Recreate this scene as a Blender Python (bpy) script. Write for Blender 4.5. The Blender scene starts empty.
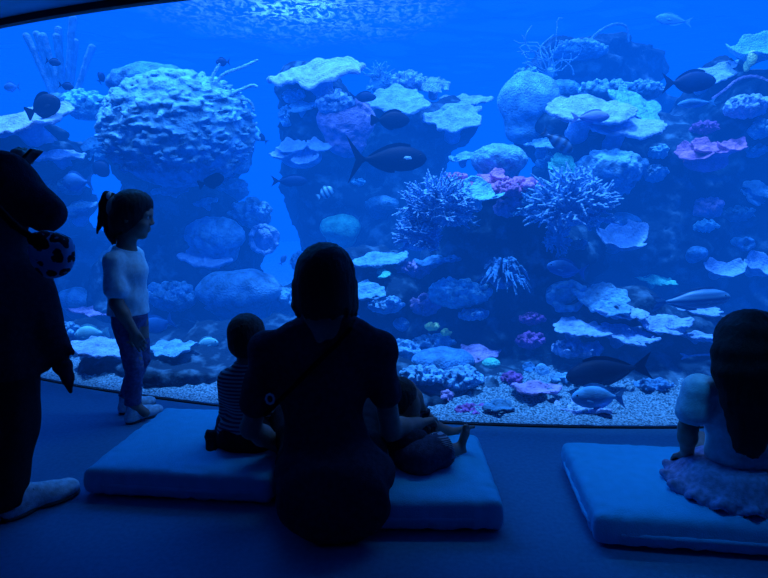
import bpy, math, random
import numpy as np
from mathutils import Vector, Matrix
from mathutils.bvhtree import BVHTree

C = bpy.context.scene.collection
rnd = random.Random(7)

# ------------------------------------------------------------------ camera
F_PX = 560.0
CAM = Vector((0.0, 0.0, 1.10))
PITCH = math.atan((289 - 200) / F_PX)
_F = Vector((0, math.cos(PITCH), -math.sin(PITCH)))
_U = Vector((0, math.sin(PITCH), math.cos(PITCH)))
_R = Vector((1, 0, 0))

def ray(px, py):
    return _F + _R * ((px - 384) / F_PX) + _U * ((289 - py) / F_PX)

def at(px, py, Y):
    """the point at world depth Y seen at that pixel of the photograph"""
    d = ray(px, py)
    return CAM + d * ((Y - CAM.y) / d.y)

def on_z(px, py, z):
    d = ray(px, py)
    return CAM + d * ((z - CAM.z) / d.z)

# ------------------------------------------------------------------ noise
_rng = np.random.RandomState(11)
_LAT = _rng.rand(32, 32, 32).astype(np.float32) * 2 - 1

def vnoise(x, y, z):
    xi = np.floor(x).astype(np.int32); yi = np.floor(y).astype(np.int32); zi = np.floor(z).astype(np.int32)
    fx = x - xi; fy = y - yi; fz = z - zi
    fx = fx * fx * (3 - 2 * fx); fy = fy * fy * (3 - 2 * fy); fz = fz * fz * (3 - 2 * fz)
    x0 = xi & 31; x1 = (xi + 1) & 31; y0 = yi & 31; y1 = (yi + 1) & 31; z0 = zi & 31; z1 = (zi + 1) & 31
    L = _LAT
    a = L[x0, y0, z0] * (1 - fx) + L[x1, y0, z0] * fx
    b = L[x0, y1, z0] * (1 - fx) + L[x1, y1, z0] * fx
    c = L[x0, y0, z1] * (1 - fx) + L[x1, y0, z1] * fx
    d = L[x0, y1, z1] * (1 - fx) + L[x1, y1, z1] * fx
    return (a * (1 - fy) + b * fy) * (1 - fz) + (c * (1 - fy) + d * fy) * fz

def fbm(x, y, z, octaves=3):
    s = 0.0; a = 1.0; f = 1.0
    for o in range(octaves):
        s = s + a * vnoise(x * f + 7.3 * o, y * f + 3.1 * o, z * f + 5.7 * o)
        a *= 0.5; f *= 2.03
    return s

# ------------------------------------------------------------------ signed distance modelling
def cone(a, b, ra, rb=None, k=0.02):
    return dict(t='cone', a=Vector(a), b=Vector(b), ra=ra, rb=ra if rb is None else rb, k=k)

def ell(c, r, rot=None, k=0.02):
    if not hasattr(r, '__len__'): r = (r, r, r)
    return dict(t='ell', c=Vector(c), r=r, rot=rot, k=k)

def rbox(c, half, rr, rot=None, k=0.02):
    return dict(t='box', c=Vector(c), h=half, rr=rr, rot=rot, k=k)

def plate(c, R, t, cup=0.2, squash=1.0, rot=None, seed=0, k=0.01, ridge=0.0, lobes=1.0):
    return dict(t='plate', c=Vector(c), R=R, th=t, cup=cup, sq=squash, rot=rot, seed=seed, k=k, ridge=ridge, lobes=lobes)

def neg(p):
    p['neg'] = True
    return p

def chain(pts, rads, k=0.02):
    return [cone(pts[i], pts[i + 1], rads[i], rads[i + 1], k) for i in range(len(pts) - 1)]

def xform(prims, M):
    """the same primitives moved by a matrix with uniform scale"""
    s = M.to_scale()[0]
    R3 = M.to_quaternion().to_matrix()
    out = []
    for p in prims:
        q = dict(p)
        if p['t'] == 'cone':
            q['a'] = M @ p['a']; q['b'] = M @ p['b']; q['ra'] = p['ra'] * s; q['rb'] = p['rb'] * s
        else:
            q['c'] = M @ p['c']; q['rot'] = R3 @ p['rot'] if p.get('rot') is not None else R3
            if p['t'] == 'ell': q['r'] = tuple(v * s for v in p['r'])
            if p['t'] == 'box': q['h'] = tuple(v * s for v in p['h']); q['rr'] = p['rr'] * s
            if p['t'] == 'plate': q['R'] = p['R'] * s; q['th'] = p['th'] * s
        q['k'] = p['k'] * s
        out.append(q)
    return out

def bounds(p):
    if p['t'] == 'cone':
        r = max(p['ra'], p['rb'])
        lo = [min(p['a'][i], p['b'][i]) - r for i in range(3)]; hi = [max(p['a'][i], p['b'][i]) + r for i in range(3)]
        return lo, hi
    if p['t'] == 'ell': h = p['r']
    elif p['t'] == 'box': h = p['h']
    else: h = (p['R'] * 1.45, p['R'] * 1.45 * p['sq'], abs(p['cup']) * p['R'] * 2.0 + p['th'] + p['R'] * .25)
    if p.get('rot') is not None:
        m = p['rot']
        h = [sum(abs(m[i][j]) * h[j] for j in range(3)) for i in range(3)]
    return [p['c'][i] - h[i] for i in range(3)], [p['c'][i] + h[i] for i in range(3)]

def dist(p, X, Y, Z):
    if p['t'] == 'cone':
        a = p['a']; ba = p['b'] - a; l2 = max(ba.length_squared, 1e-12)
        px = X - a.x; py = Y - a.y; pz = Z - a.z
        t = np.clip((px * ba.x + py * ba.y + pz * ba.z) / l2, 0, 1)
        dx = px - ba.x * t; dy = py - ba.y * t; dz = pz - ba.z * t
        return np.sqrt(dx * dx + dy * dy + dz * dz) - (p['ra'] + (p['rb'] - p['ra']) * t)
    c = p['c']; x = X - c.x; y = Y - c.y; z = Z - c.z
    if p.get('rot') is not None:
        m = p['rot']
        x, y, z = (m[0][0] * x + m[1][0] * y + m[2][0] * z, m[0][1] * x + m[1][1] * y + m[2][1] * z, m[0][2] * x + m[1][2] * y + m[2][2] * z)
    if p['t'] == 'ell':
        r = p['r']
        k0 = np.sqrt((x / r[0]) ** 2 + (y / r[1]) ** 2 + (z / r[2]) ** 2)
        k1 = np.sqrt((x / r[0] ** 2) ** 2 + (y / r[1] ** 2) ** 2 + (z / r[2] ** 2) ** 2) + 1e-9
        return k0 * (k0 - 1) / k1
    if p['t'] == 'box':
        h = p['h']; rr = p['rr']
        qx = np.abs(x) - h[0] + rr; qy = np.abs(y) - h[1] + rr; qz = np.abs(z) - h[2] + rr
        return np.sqrt(np.maximum(qx, 0) ** 2 + np.maximum(qy, 0) ** 2 + np.maximum(qz, 0) ** 2) + np.minimum(np.maximum(qx, np.maximum(qy, qz)), 0) - rr
    R = p['R']; y = y / p['sq']
    r = np.sqrt(x * x + y * y) + 1e-9; th = np.arctan2(y, x)
    rs = random.Random(p['seed']); A = [rs.uniform(0, 6.28) for _ in range(7)]; L = p['lobes']
    Rt = R * (1 + L * (.13 * np.sin(2 * th + A[0]) + .10 * np.sin(3 * th + A[1]) + .07 * np.sin(5 * th + A[2]) + .05 * np.sin(9 * th + A[3])))
    q = r / R
    z0 = p['cup'] * R * (q * q) + R * L * q * q * (.04 * np.sin(3 * th + A[4]) + .035 * np.sin(8 * th + A[5])) + p['ridge'] * R * np.sin(q * 22 + 2 * np.sin(3 * th + A[6]))
    dz = (np.abs(z - z0) - p['th'] * (1.15 - .5 * np.clip(q, 0, 1))) * .75
    dr = (r - Rt) * .8
    kk = p['th'] * .8
    hh = np.maximum(kk - np.abs(dz - dr), 0) / kk
    return np.maximum(dz, dr) + hh * hh * kk * .25

def surface_nets(V, org, h):
    ins = V < 0
    nx, ny, nz = V.shape
    cs = []
    for i in (0, 1):
        for j in (0, 1):
            for k in (0, 1):
                cs.append(ins[i:nx - 1 + i, j:ny - 1 + j, k:nz - 1 + k])
    cnt = sum(c.astype(np.int8) for c in cs)
    act = (cnt > 0) & (cnt < 8)
    ii, jj, kk = np.nonzero(act)
    n = len(ii)
    idx = -np.ones(act.shape, dtype=np.int64); idx[ii, jj, kk] = np.arange(n)
    acc = np.zeros((n, 3)); num = np.zeros(n)
    off = [(0, 0, 0), (0, 0, 1), (0, 1, 0), (0, 1, 1), (1, 0, 0), (1, 0, 1), (1, 1, 0), (1, 1, 1)]
    vals = [V[ii + o[0], jj + o[1], kk + o[2]] for o in off]
    for a in range(8):
        for b in range(a + 1, 8):
            d = [off[b][q] - off[a][q] for q in range(3)]
            if sum(abs(v) for v in d) != 1: continue
            va, vb = vals[a], vals[b]
            m = (va < 0) != (vb < 0)
            t = np.where(m, va / np.where(m, va - vb, 1), 0)
            for q in range(3):
                acc[:, q] += np.where(m, off[a][q] + d[q] * t, 0)
            num += m
    pos = acc / num[:, None] + np.stack([ii, jj, kk], 1)
    verts = np.asarray(org)[None, :] + pos * h
    faces = []
    s = ins
    def emit(m, cells):
        i, j, k = np.nonzero(m[0]); fl = m[1][i, j, k]
        q = np.stack([idx[i + c[0], j + c[1], k + c[2]] for c in cells], 1)
        q = np.where(fl[:, None], q, q[:, ::-1]); faces.append(q)
    a = s[:-1, 1:-1, 1:-1]; b = s[1:, 1:-1, 1:-1]; emit((a != b, a), [(0, 0, 0), (0, 1, 0), (0, 1, 1), (0, 0, 1)])
    a = s[1:-1, :-1, 1:-1]; b = s[1:-1, 1:, 1:-1]; emit((a != b, a), [(0, 0, 0), (0, 0, 1), (1, 0, 1), (1, 0, 0)])
    a = s[1:-1, 1:-1, :-1]; b = s[1:-1, 1:-1, 1:]; emit((a != b, a), [(0, 0, 0), (1, 0, 0), (1, 1, 0), (0, 1, 0)])
    return verts, np.concatenate(faces)

def keep_large(v, f, share):
    """drop small loose crumbs"""
    n = len(v); par = np.arange(n)
    e = np.concatenate([f[:, [0, 1]], f[:, [1, 2]], f[:, [2, 3]], f[:, [3, 0]]])
    while True:
        m = np.minimum(par[e[:, 0]], par[e[:, 1]])
        new = par.copy()
        np.minimum.at(new, e[:, 0], m); np.minimum.at(new, e[:, 1], m)
        new = new[new]; new = new[new]
        if (new == par).all(): break
        par = new
    u, inv, c = np.unique(par, return_inverse=True, return_counts=True)
    ok = (c[inv] >= share * c.max())
    if ok.all(): return v, f
    mp = -np.ones(n, dtype=np.int64); mp[ok] = np.arange(ok.sum())
    f = mp[f[ok[f[:, 0]]]]
    return v[ok], f

def sdf_mesh(name, prims, vox, disp=None, cuts=(), one=True, smooth=0):
    los, his = zip(*[bounds(p) for p in prims if not p.get('neg')])
    km = max(p['k'] for p in prims)
    pad = 3 * vox + km * .3 + (disp[1] if disp else 0)
    lo = np.min(los, 0) - pad; hi = np.max(his, 0) + pad
    n = np.ceil((hi - lo) / vox).astype(int) + 1
    ax = [lo[i] + np.arange(n[i]) * vox for i in range(3)]
    D = np.full(tuple(n), 1.0, dtype=np.float32)
    dm = disp[1] if disp else 0
    for p in prims:
        a, b = bounds(p); mg = p['k'] + 3 * vox + dm
        sl = []
        for i in range(3):
            i0 = max(0, int((a[i] - mg - lo[i]) / vox)); i1 = min(n[i], int((b[i] + mg - lo[i]) / vox) + 2)
            sl.append(slice(i0, max(i0, i1)))
        sl = tuple(sl)
        X = ax[0][sl[0]][:, None, None]; Y = ax[1][sl[1]][None, :, None]; Z = ax[2][sl[2]][None, None, :]
        if 0 in (X.size, Y.size, Z.size): continue
        d = dist(p, X, Y, Z).astype(np.float32); o = D[sl]; k = max(p['k'], 1e-4)
        if p.get('neg'):
            d = -d; h = np.maximum(k - np.abs(o - d), 0) / k
            D[sl] = np.maximum(o, d) + h * h * k * .25
        else:
            h = np.maximum(k - np.abs(o - d), 0) / k
            D[sl] = np.minimum(o, d) - h * h * k * .25
    if disp:
        m = np.nonzero(np.abs(D) < disp[1] + 3 * vox)
        D[m] += disp[0](ax[0][m[0]], ax[1][m[1]], ax[2][m[2]]).astype(np.float32)
    for (pt, nr) in cuts:
        X = ax[0][:, None, None]; Y = ax[1][None, :, None]; Z = ax[2][None, None, :]
        D = np.maximum(D, ((X - pt[0]) * nr[0] + (Y - pt[1]) * nr[1] + (Z - pt[2]) * nr[2]).astype(np.float32))
    for i in range(3):
        sl = [slice(None)] * 3
        for e in (0, -1):
            sl[i] = e; D[tuple(sl)] = np.maximum(D[tuple(sl)], vox)
    v, f = surface_nets(D, lo, vox)
    v, f = keep_large(v, f, .999 if one else .02)
    return raw_mesh(name, v, f)

def raw_mesh(name, v, f):
    me = bpy.data.meshes.new(name)
    v = np.ascontiguousarray(v, dtype=np.float32); f = np.ascontiguousarray(f, dtype=np.int32)
    me.vertices.add(len(v)); me.vertices.foreach_set('co', v.ravel())
    me.loops.add(f.size); me.loops.foreach_set('vertex_index', f.ravel())
    me.polygons.add(len(f)); me.polygons.foreach_set('loop_start', np.arange(0, f.size, f.shape[1], dtype=np.int32))
    me.update(calc_edges=True)
    me.polygons.foreach_set('use_smooth', np.ones(len(f), dtype=bool))
    return me

# ------------------------------------------------------------------ objects
def link(name, me, m=None, parent=None, loc=None):
    o = bpy.data.objects.new(name, me)
    C.objects.link(o)
    if m is not None: me.materials.append(m)
    if loc is not None: o.location = loc
    if parent is not None: o.parent = parent
    return o

def recentre(o, base):
    """move the object's origin to a base point and keep the mesh where it is"""
    o.data.transform(Matrix.Translation(-Vector(base))); o.location = base

def part(name, me, m, parent):
    """a child whose mesh was built in world coordinates"""
    o = link(name, me, m)
    me.transform(Matrix.Translation(-parent.location)); o.parent = parent
    return o

def tag(o, label=None, cat=None, group=None, kind=None):
    if label: o['label'] = label
    if cat: o['category'] = cat
    if group: o['group'] = group
    if kind: o['kind'] = kind
    return o

# ------------------------------------------------------------------ materials
_mats = {}
def mat(name, col, rough=.7, scale=8.0, var=.35, bump=0.0, spec=.3, col2=None, bscale=None, coord='Object', detail=4.0, stretch=None, ramp=(.35, .65)):
    key = (name, tuple(col), rough, scale, var, bump)
    if key in _mats: return _mats[key]
    m = bpy.data.materials.new(name); m.use_nodes = True
    nt = m.node_tree; N = nt.nodes; b = N['Principled BSDF']
    b.inputs['Roughness'].default_value = rough; b.inputs['Specular IOR Level'].default_value = spec
    tc = N.new('ShaderNodeTexCoord'); no = N.new('ShaderNodeTexNoise'); no.inputs['Scale'].default_value = scale; no.inputs['Detail'].default_value = detail
    src = tc.outputs[coord]
    if stretch:
        mp = N.new('ShaderNodeMapping'); mp.inputs['Scale'].default_value = stretch; nt.links.new(src, mp.inputs[0]); src = mp.outputs[0]
    nt.links.new(src, no.inputs['Vector'])
    r = N.new('ShaderNodeValToRGB')
    c2 = col2 if col2 else tuple(v * (1 - var) for v in col)
    c1 = tuple(min(1, v * (1 + var * .5)) for v in col) if not col2 else col
    r.color_ramp.elements[0].position = ramp[0]; r.color_ramp.elements[0].color = (*c2, 1)
    r.color_ramp.elements[1].position = ramp[1]; r.color_ramp.elements[1].color = (*c1, 1)
    nt.links.new(no.outputs['Fac'], r.inputs[0]); nt.links.new(r.outputs[0], b.inputs['Base Color'])
    if bump:
        n2 = N.new('ShaderNodeTexNoise'); n2.inputs['Scale'].default_value = bscale or scale * 4; n2.inputs['Detail'].default_value = 3
        nt.links.new(src, n2.inputs['Vector'])
        bp = N.new('ShaderNodeBump'); bp.inputs['Strength'].default_value = bump; bp.inputs['Distance'].default_value = .02
        nt.links.new(n2.outputs['Fac'], bp.inputs['Height']); nt.links.new(bp.outputs[0], b.inputs['Normal'])
    _mats[key] = m
    return m
SUN_E = 11.5; ROOM_FILL_E = 95.0
# ================================================================== THE SETTING
def vol_water():
    m = bpy.data.materials.new('tank_water'); m.use_nodes = True
    nt = m.node_tree; N = nt.nodes; N.remove(N['Principled BSDF'])
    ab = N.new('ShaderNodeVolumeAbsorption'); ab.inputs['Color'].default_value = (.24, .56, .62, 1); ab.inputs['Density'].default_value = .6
    em = N.new('ShaderNodeEmission'); em.inputs['Color'].default_value = (.002, .138, 1.0, 1); em.inputs['Strength'].default_value = .302  # even blue glow stands in for light scattered in the water
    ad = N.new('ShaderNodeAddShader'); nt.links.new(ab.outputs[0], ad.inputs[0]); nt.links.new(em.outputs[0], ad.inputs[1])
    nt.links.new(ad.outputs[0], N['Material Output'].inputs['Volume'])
    return m

def pane_mat():
    m = bpy.data.materials.new('acrylic_pane'); m.use_nodes = True
    nt = m.node_tree; N = nt.nodes; N.remove(N['Principled BSDF'])
    tr = N.new('ShaderNodeBsdfTransparent'); tr.inputs[0].default_value = (.98, .99, 1, 1)
    gl = N.new('ShaderNodeBsdfGlossy'); gl.inputs['Roughness'].default_value = .03
    lw = N.new('ShaderNodeLayerWeight'); pw = N.new('ShaderNodeMath'); pw.operation = 'POWER'; pw.inputs[1].default_value = 5
    nt.links.new(lw.outputs['Facing'], pw.inputs[0]); fr = N.new('ShaderNodeMath'); fr.operation = 'MULTIPLY_ADD'; fr.inputs[1].default_value = .6; fr.inputs[2].default_value = .012; nt.links.new(pw.outputs[0], fr.inputs[0])
    mx = N.new('ShaderNodeMixShader'); nt.links.new(fr.outputs[0], mx.inputs[0]); nt.links.new(tr.outputs[0], mx.inputs[1]); nt.links.new(gl.outputs[0], mx.inputs[2])
    nt.links.new(mx.outputs[0], N['Material Output'].inputs[0])
    return m

_edge = [on_z(px, py, 0) for px, py in ((20, 376.5), (60, 383), (100, 390), (150, 397.5), (200, 404.5), (300, 415), (400, 422), (500, 426), (600, 427.5), (700, 427.5), (780, 427))]
_ex = np.array([p.x for p in _edge]); _ey = np.array([p.y for p in _edge])
_fit = np.polyfit(_ex, _ey, 3)
def glass_y(x):
    if x < -2.2:
        s = np.polyval(np.polyder(_fit), -2.2); return float(np.polyval(_fit, -2.2) + s * (x + 2.2))
    if x > 1.9:
        s = np.polyval(np.polyder(_fit), 1.9); return float(np.polyval(_fit, 1.9) + s * (x - 1.9))
    return float(np.polyval(_fit, x))

XL, XR, TOP, CEIL = -4.6, 2.9, 2.06, 2.095
XS = [XL + (XR - XL) * i / 60 for i in range(61)]

def strip(name, z0, z1, dy0, dy1, m):
    """a bar of rectangular section that follows the curved window"""
    v = []; f = []
    for x in XS:
        y = glass_y(x)
        v += [(x, y + dy0, z0), (x, y + dy1, z0), (x, y + dy1, z1), (x, y + dy0, z1)]
    for i in range(len(XS) - 1):
        a = 4 * i
        for k in range(4):
            f.append((a + k, a + (k + 1) % 4, a + 4 + (k + 1) % 4, a + 4 + k))
    f += [(3, 2, 1, 0), tuple(len(v) - 4 + k for k in range(4))]
    me = bpy.data.meshes.new(name); me.from_pydata(v, [], f); me.update()
    o = link(name, me, m); tag(o, kind='structure'); return o

def boxo(name, lo, hi, m, kind='structure'):
    v = [(x, y, z) for x in (lo[0], hi[0]) for y in (lo[1], hi[1]) for z in (lo[2], hi[2])]
    f = [(0, 1, 3, 2), (4, 6, 7, 5), (0, 4, 5, 1), (2, 3, 7, 6), (0, 2, 6, 4), (1, 5, 7, 3)]
    me = bpy.data.meshes.new(name); me.from_pydata(v, [], f); me.update()
    o = link(name, me, m); tag(o, kind=kind); return o

M_carpet = mat('carpet', (.05, .23, .40), .95, 60, .10, .12, .05, bscale=260)
M_wall = mat('dark_wall', (.03, .04, .05), .8, 6, .2, .05)
M_ceil = mat('ceiling_paint', (.30, .70, .80), .8, 5, .15, .05)
M_black = mat('black_gasket', (.006, .007, .009), .6, 20, .2)

def floor_poly(name, z, m, front, back_y):
    v = [(XL - .1, back_y, z)] + [(x, glass_y(x) + front, z) for x in XS] + [(XR + .1, back_y, z)]
    me = bpy.data.meshes.new(name); me.from_pydata(v, [], [tuple(range(len(v)))[::-1]]); me.update()
    o = link(name, me, m); tag(o, kind='structure'); return o
floor_poly('floor', 0, M_carpet, .008, -3.2)
floor_poly('ceiling', CEIL, M_ceil, -.01, -3.2)
boxo('wall_left', (XL - .2, -3.2, 0), (XL, glass_y(XL) + .1, 2.42), M_wall)
boxo('wall_right', (XR, -3.2, 0), (XR + .2, glass_y(XR) + .1, 2.42), M_wall)
boxo('wall_back', (XL - .2, -3.4, 0), (XR + .2, -3.2, 2.42), M_wall)
strip('wall_front', CEIL, 2.42, -.03, .0, M_wall)
strip('trim_top', TOP, CEIL + .002, -.03, .013, M_black)
strip('trim_bottom', 0, .006, -.004, .016, M_black)
w = strip('window_1', .01, TOP + .02, 0, .012, pane_mat())

# water: one closed body behind the pane
SURF = 3.05
v = [(x, glass_y(x) + .016, 0) for x in XS] + [(7.5, 5.0, 0), (7.5, 13.5, 0), (-8.5, 13.5, 0), (-8.5, 6.5, 0)]
n = len(v)
vv = [(a, b, -.3) for a, b, c in v] + [(a, b, SURF) for a, b, c in v]
ff = [tuple(range(n))[::-1], tuple(range(n, 2 * n))] + [(i, (i + 1) % n, n + (i + 1) % n, n + i) for i in range(n)]
me = bpy.data.meshes.new('tank_water'); me.from_pydata(vv, [], ff); me.update()
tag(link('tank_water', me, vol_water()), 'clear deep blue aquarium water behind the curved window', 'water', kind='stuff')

# tank shell: painted sides, back and bed
M_tank = mat('tank_paint', (.05, .16, .30), .9, 2, .2)
boxo('wall_tank_back', (-8.7, 13.52, -.3), (7.7, 13.7, 3.4), M_tank)
boxo('wall_tank_left', (-8.7, 6.0, -.3), (-8.52, 13.6, 3.4), M_tank)
boxo('wall_tank_right', (7.52, 4.6, -.3), (7.7, 13.6, 3.4), M_tank)

# gravel bed
gx = np.linspace(-5.4, 4.6, 420); gt = np.linspace(0, 1, 300) ** 1.7
X, T = np.meshgrid(gx, gt, indexing='ij')
gy0 = np.array([glass_y(x) for x in gx])[:, None] + .016
Yg = gy0 + T * (13.5 - gy0)
Zg = .03 + .05 * fbm(X * 1.3, Yg * 1.3, X * 0 + 3, 2) * np.clip((Yg - gy0) * 2, 0, 1) + .016 * fbm(X * 34, Yg * 34, X * 0 + 9, 2) + .05 * np.clip((Yg - gy0), 0, 1.2)
ramp_ = np.clip((Yg - gy0) / .22, 0, 1)
Zg = np.maximum(.007 + (Zg - .007) * (.12 + .88 * ramp_), .004)
idx = np.arange(X.size).reshape(X.shape)
fq = np.stack([idx[:-1, :-1], idx[1:, :-1], idx[1:, 1:], idx[:-1, 1:]], -1).reshape(-1, 4)
M_gravel = mat('coral_gravel', (.26, .48, .68), .9, 95, .6, .9, .1, col2=(.02, .07, .12), bscale=120)
tag(link('gravel_bed', raw_mesh('gravel_bed', np.stack([X, Yg, Zg], -1).reshape(-1, 3), fq), M_gravel), 'pale coral gravel covering the tank bottom along the window', 'gravel', kind='stuff')

# rippled water surface seen from below
sx = np.linspace(-8.4, 7.4, 220); sy = np.linspace(3.2, 13.4, 220)
X, Yg = np.meshgrid(sx, sy, indexing='ij')
Zg = SURF + .01 + .05 * fbm(X * 1.6, Yg * 2.4, X * 0, 3)
idx = np.arange(X.size).reshape(X.shape)
fq = np.stack([idx[:-1, :-1], idx[:-1, 1:], idx[1:, 1:], idx[1:, :-1]], -1).reshape(-1, 4)
ms = bpy.data.materials.new('rippled_surface'); ms.use_nodes = True
nt = ms.node_tree; N = nt.nodes; N.remove(N['Principled BSDF'])
tc = N.new('ShaderNodeTexCoord'); mp = N.new('ShaderNodeMapping'); mp.inputs['Scale'].default_value = (2.6, 1.7, 1)
nz = N.new('ShaderNodeTexNoise'); nz.inputs['Scale'].default_value = 5.5; nz.inputs['Detail'].default_value = 5; nz.inputs['Distortion'].default_value = .8
rp = N.new('ShaderNodeValToRGB'); rp.color_ramp.elements[0].position = .47; rp.color_ramp.elements[0].color = (0, 0, 0, 1); rp.color_ramp.elements[1].position = .66; rp.color_ramp.elements[1].color = (.55, .55, .55, 1)
tl = N.new('ShaderNodeBsdfTranslucent'); tl.inputs[0].default_value = (.8, .95, 1, 1)
tp = N.new('ShaderNodeBsdfTransparent'); mx = N.new('ShaderNodeMixShader')
mirror = N.new('ShaderNodeBsdfGlossy'); mirror.inputs['Roughness'].default_value = .12; mirror.inputs[0].default_value = (.9, .95, 1, 1)
tr = N.new('ShaderNodeMixShader'); lw = N.new('ShaderNodeLayerWeight'); gz = N.new('ShaderNodeMapRange'); gz.inputs[1].default_value = .25; gz.inputs[2].default_value = .5
L = nt.links.new
L(lw.outputs['Facing'], gz.inputs[0]); L(gz.outputs[0], tr.inputs[0]); L(tp.outputs[0], tr.inputs[1]); L(mirror.outputs[0], tr.inputs[2]); L(tc.outputs['Object'], mp.inputs[0]); L(mp.outputs[0], nz.inputs['Vector']); L(nz.outputs['Fac'], rp.inputs[0]); 
gm = N.new('ShaderNodeMapping'); gm.inputs['Location'].default_value = (.50, -3.7, 0); gm.inputs['Scale'].default_value = (.58, .60, 0)  # round gradient keeps the noise-painted glints to one bright patch
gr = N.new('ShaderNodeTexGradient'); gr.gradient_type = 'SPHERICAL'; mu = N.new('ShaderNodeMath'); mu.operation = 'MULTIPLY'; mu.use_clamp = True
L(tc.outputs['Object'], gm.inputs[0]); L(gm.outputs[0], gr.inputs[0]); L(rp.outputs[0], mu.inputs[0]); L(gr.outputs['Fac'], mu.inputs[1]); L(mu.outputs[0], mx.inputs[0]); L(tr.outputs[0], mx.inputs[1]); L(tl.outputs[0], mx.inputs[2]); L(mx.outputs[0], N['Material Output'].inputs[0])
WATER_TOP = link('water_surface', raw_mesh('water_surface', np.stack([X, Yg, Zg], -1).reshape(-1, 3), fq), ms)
tag(WATER_TOP, 'rippled underside of the water surface with bright glints', 'water surface', kind='stuff')

# ================================================================== LIGHT
def spot(name, loc, aim, power, col, size, blend=.6, rad=.15):
    l = bpy.data.lights.new(name, 'SPOT'); l.energy = power; l.color = col; l.spot_size = size; l.spot_blend = blend; l.shadow_soft_size = rad
    o = bpy.data.objects.new(name, l); C.objects.link(o); o.location = loc
    o.rotation_euler = (Vector(aim) - Vector(loc)).to_track_quat('-Z', 'Y').to_euler(); return o
sun = bpy.data.lights.new('tank_sunlight', 'SUN'); sun.energy = SUN_E; sun.color = (.27, .50, 1.0); sun.angle = .12
so = bpy.data.objects.new('tank_sunlight', sun); C.objects.link(so); so.location = (0, 6, 6)
so.rotation_euler = Vector((.07, .0, -1)).to_track_quat('-Z', 'Y').to_euler()
spot('surface_light', (-.92, 6.2, 5.8), (-.92, 6.2, 3), 1500, (.25, .58, 1), math.radians(26), .9)
spot('surface_light_right', (.9, 6.3, 5.6), (.9, 6.3, 3), 260, (.25, .58, 1), math.radians(40), .9)

la = bpy.data.lights.new('room_fill', 'AREA'); la.shape = 'RECTANGLE'; la.size = 3.6; la.size_y = .5; la.energy = ROOM_FILL_E; la.color = (.02, .26, 1.0)  # unseen lamp added over the tank to brighten floor and cushions
lo = bpy.data.objects.new('room_fill', la); C.objects.link(lo); lo.location = (-1.7, 4.6, 2.98); lo.rotation_euler = (Vector((-1.4, 1.9, 0)) - lo.location).to_track_quat('-Z', 'Y').to_euler()
lb = bpy.data.lights.new('reef_fill', 'AREA'); lb.shape = 'RECTANGLE'; lb.size = 5; lb.size_y = .3; lb.energy = 150; lb.color = (.22, .50, 1.0)  # unseen fill added above the window to lighten the reef fronts
lp = bpy.data.objects.new('reef_fill', lb); C.objects.link(lp); lp.location = (.1, 3.15, 2.96); lp.rotation_euler = (Vector((.1, 5.6, .7)) - lp.location).to_track_quat('-Z', 'Y').to_euler()
lc = bpy.data.lights.new('shirt_fill', 'AREA'); lc.shape = 'DISK'; lc.size = .25; lc.energy = .52; lc.color = (.02, .30, 1.0); lc.spread = math.radians(40)  # unseen fill added overhead for the seated girl's shirt and cushion
ld = bpy.data.objects.new('shirt_fill', lc); C.objects.link(ld); ld.location = (.84, 1.38, 2.08); ld.rotation_euler = (Vector((1.05, 1.74, .45)) - ld.location).to_track_quat('-Z', 'Y').to_euler()
wd = bpy.data.worlds.new('dark_room'); bpy.context.scene.world = wd; wd.use_nodes = True
wd.node_tree.nodes['Background'].inputs[0].default_value = (.004, .006, .012, 1)

cam = bpy.data.cameras.new('camera'); cam.sensor_width = 36; cam.lens = 36 * F_PX / 768; cam.clip_start = .02
co = bpy.data.objects.new('camera', cam); C.objects.link(co); co.location = CAM
co.rotation_euler = (math.pi / 2 - PITCH, 0, 0); bpy.context.scene.camera = co
sc = bpy.context.scene
sc.view_settings.view_transform = 'Standard'; sc.view_settings.look = 'None'
sc.cycles.transparent_max_bounces = 32; sc.cycles.max_bounces = 8; sc.cycles.diffuse_bounces = 4
sc.cycles.use_denoising = True

# ================================================================== ROCKS
M_rock = mat('reef_rock', (.075, .17, .27), .95, 9, .6, .9, .05, col2=(.012, .035, .07), bscale=26, detail=6.0, ramp=(.50, .66))
REEF_V = []; REEF_F = []; BVH = [None]
def rocks(name, label, spec, vox=.026, amp=.075, extra=()):
    prims = []
    for q in spec:
        if q[0] == 'b':
            _, px, Y, wx, dy, zt = q; c = at(px, 390, Y); prims.append(rbox((c.x, Y, zt / 2 - .05), (wx * Y / F_PX, dy, zt / 2 + .05), .06, k=.10)); continue
        (px, py, Y, wx, wy, dy) = q; s = Y / F_PX
        prims.append(ell(at(px, py, Y), (wx * s, dy, wy * s), k=.10))
    base = min((b for p in prims for b in [bounds(p)[0][2]]))
    def disp(x, y, z):
        return amp * fbm(x * 3.2, y * 3.2, z * 4.2, 2) + .030 * fbm(x * 13, y * 13, z * 17, 3)
    me = sdf_mesh(name, prims, vox, (disp, .16), one=True)
    o = link(name, me, M_rock)
    n = len(me.vertices); co = np.zeros(n * 3, dtype=np.float32); me.vertices.foreach_get('co', co); co = co.reshape(-1, 3)
    fi = np.zeros(len(me.loops), dtype=np.int32); me.loops.foreach_get('vertex_index', fi)
    off = sum(len(v) for v in REEF_V)
    REEF_V.append(co); REEF_F.append(fi.reshape(-1, 4) + off)
    c = co.mean(0); recentre(o, (c[0], c[1], max(0, co[:, 2].min())))
    tag(o, label, 'rock', 'reef rocks in the tank'); return o

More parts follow.
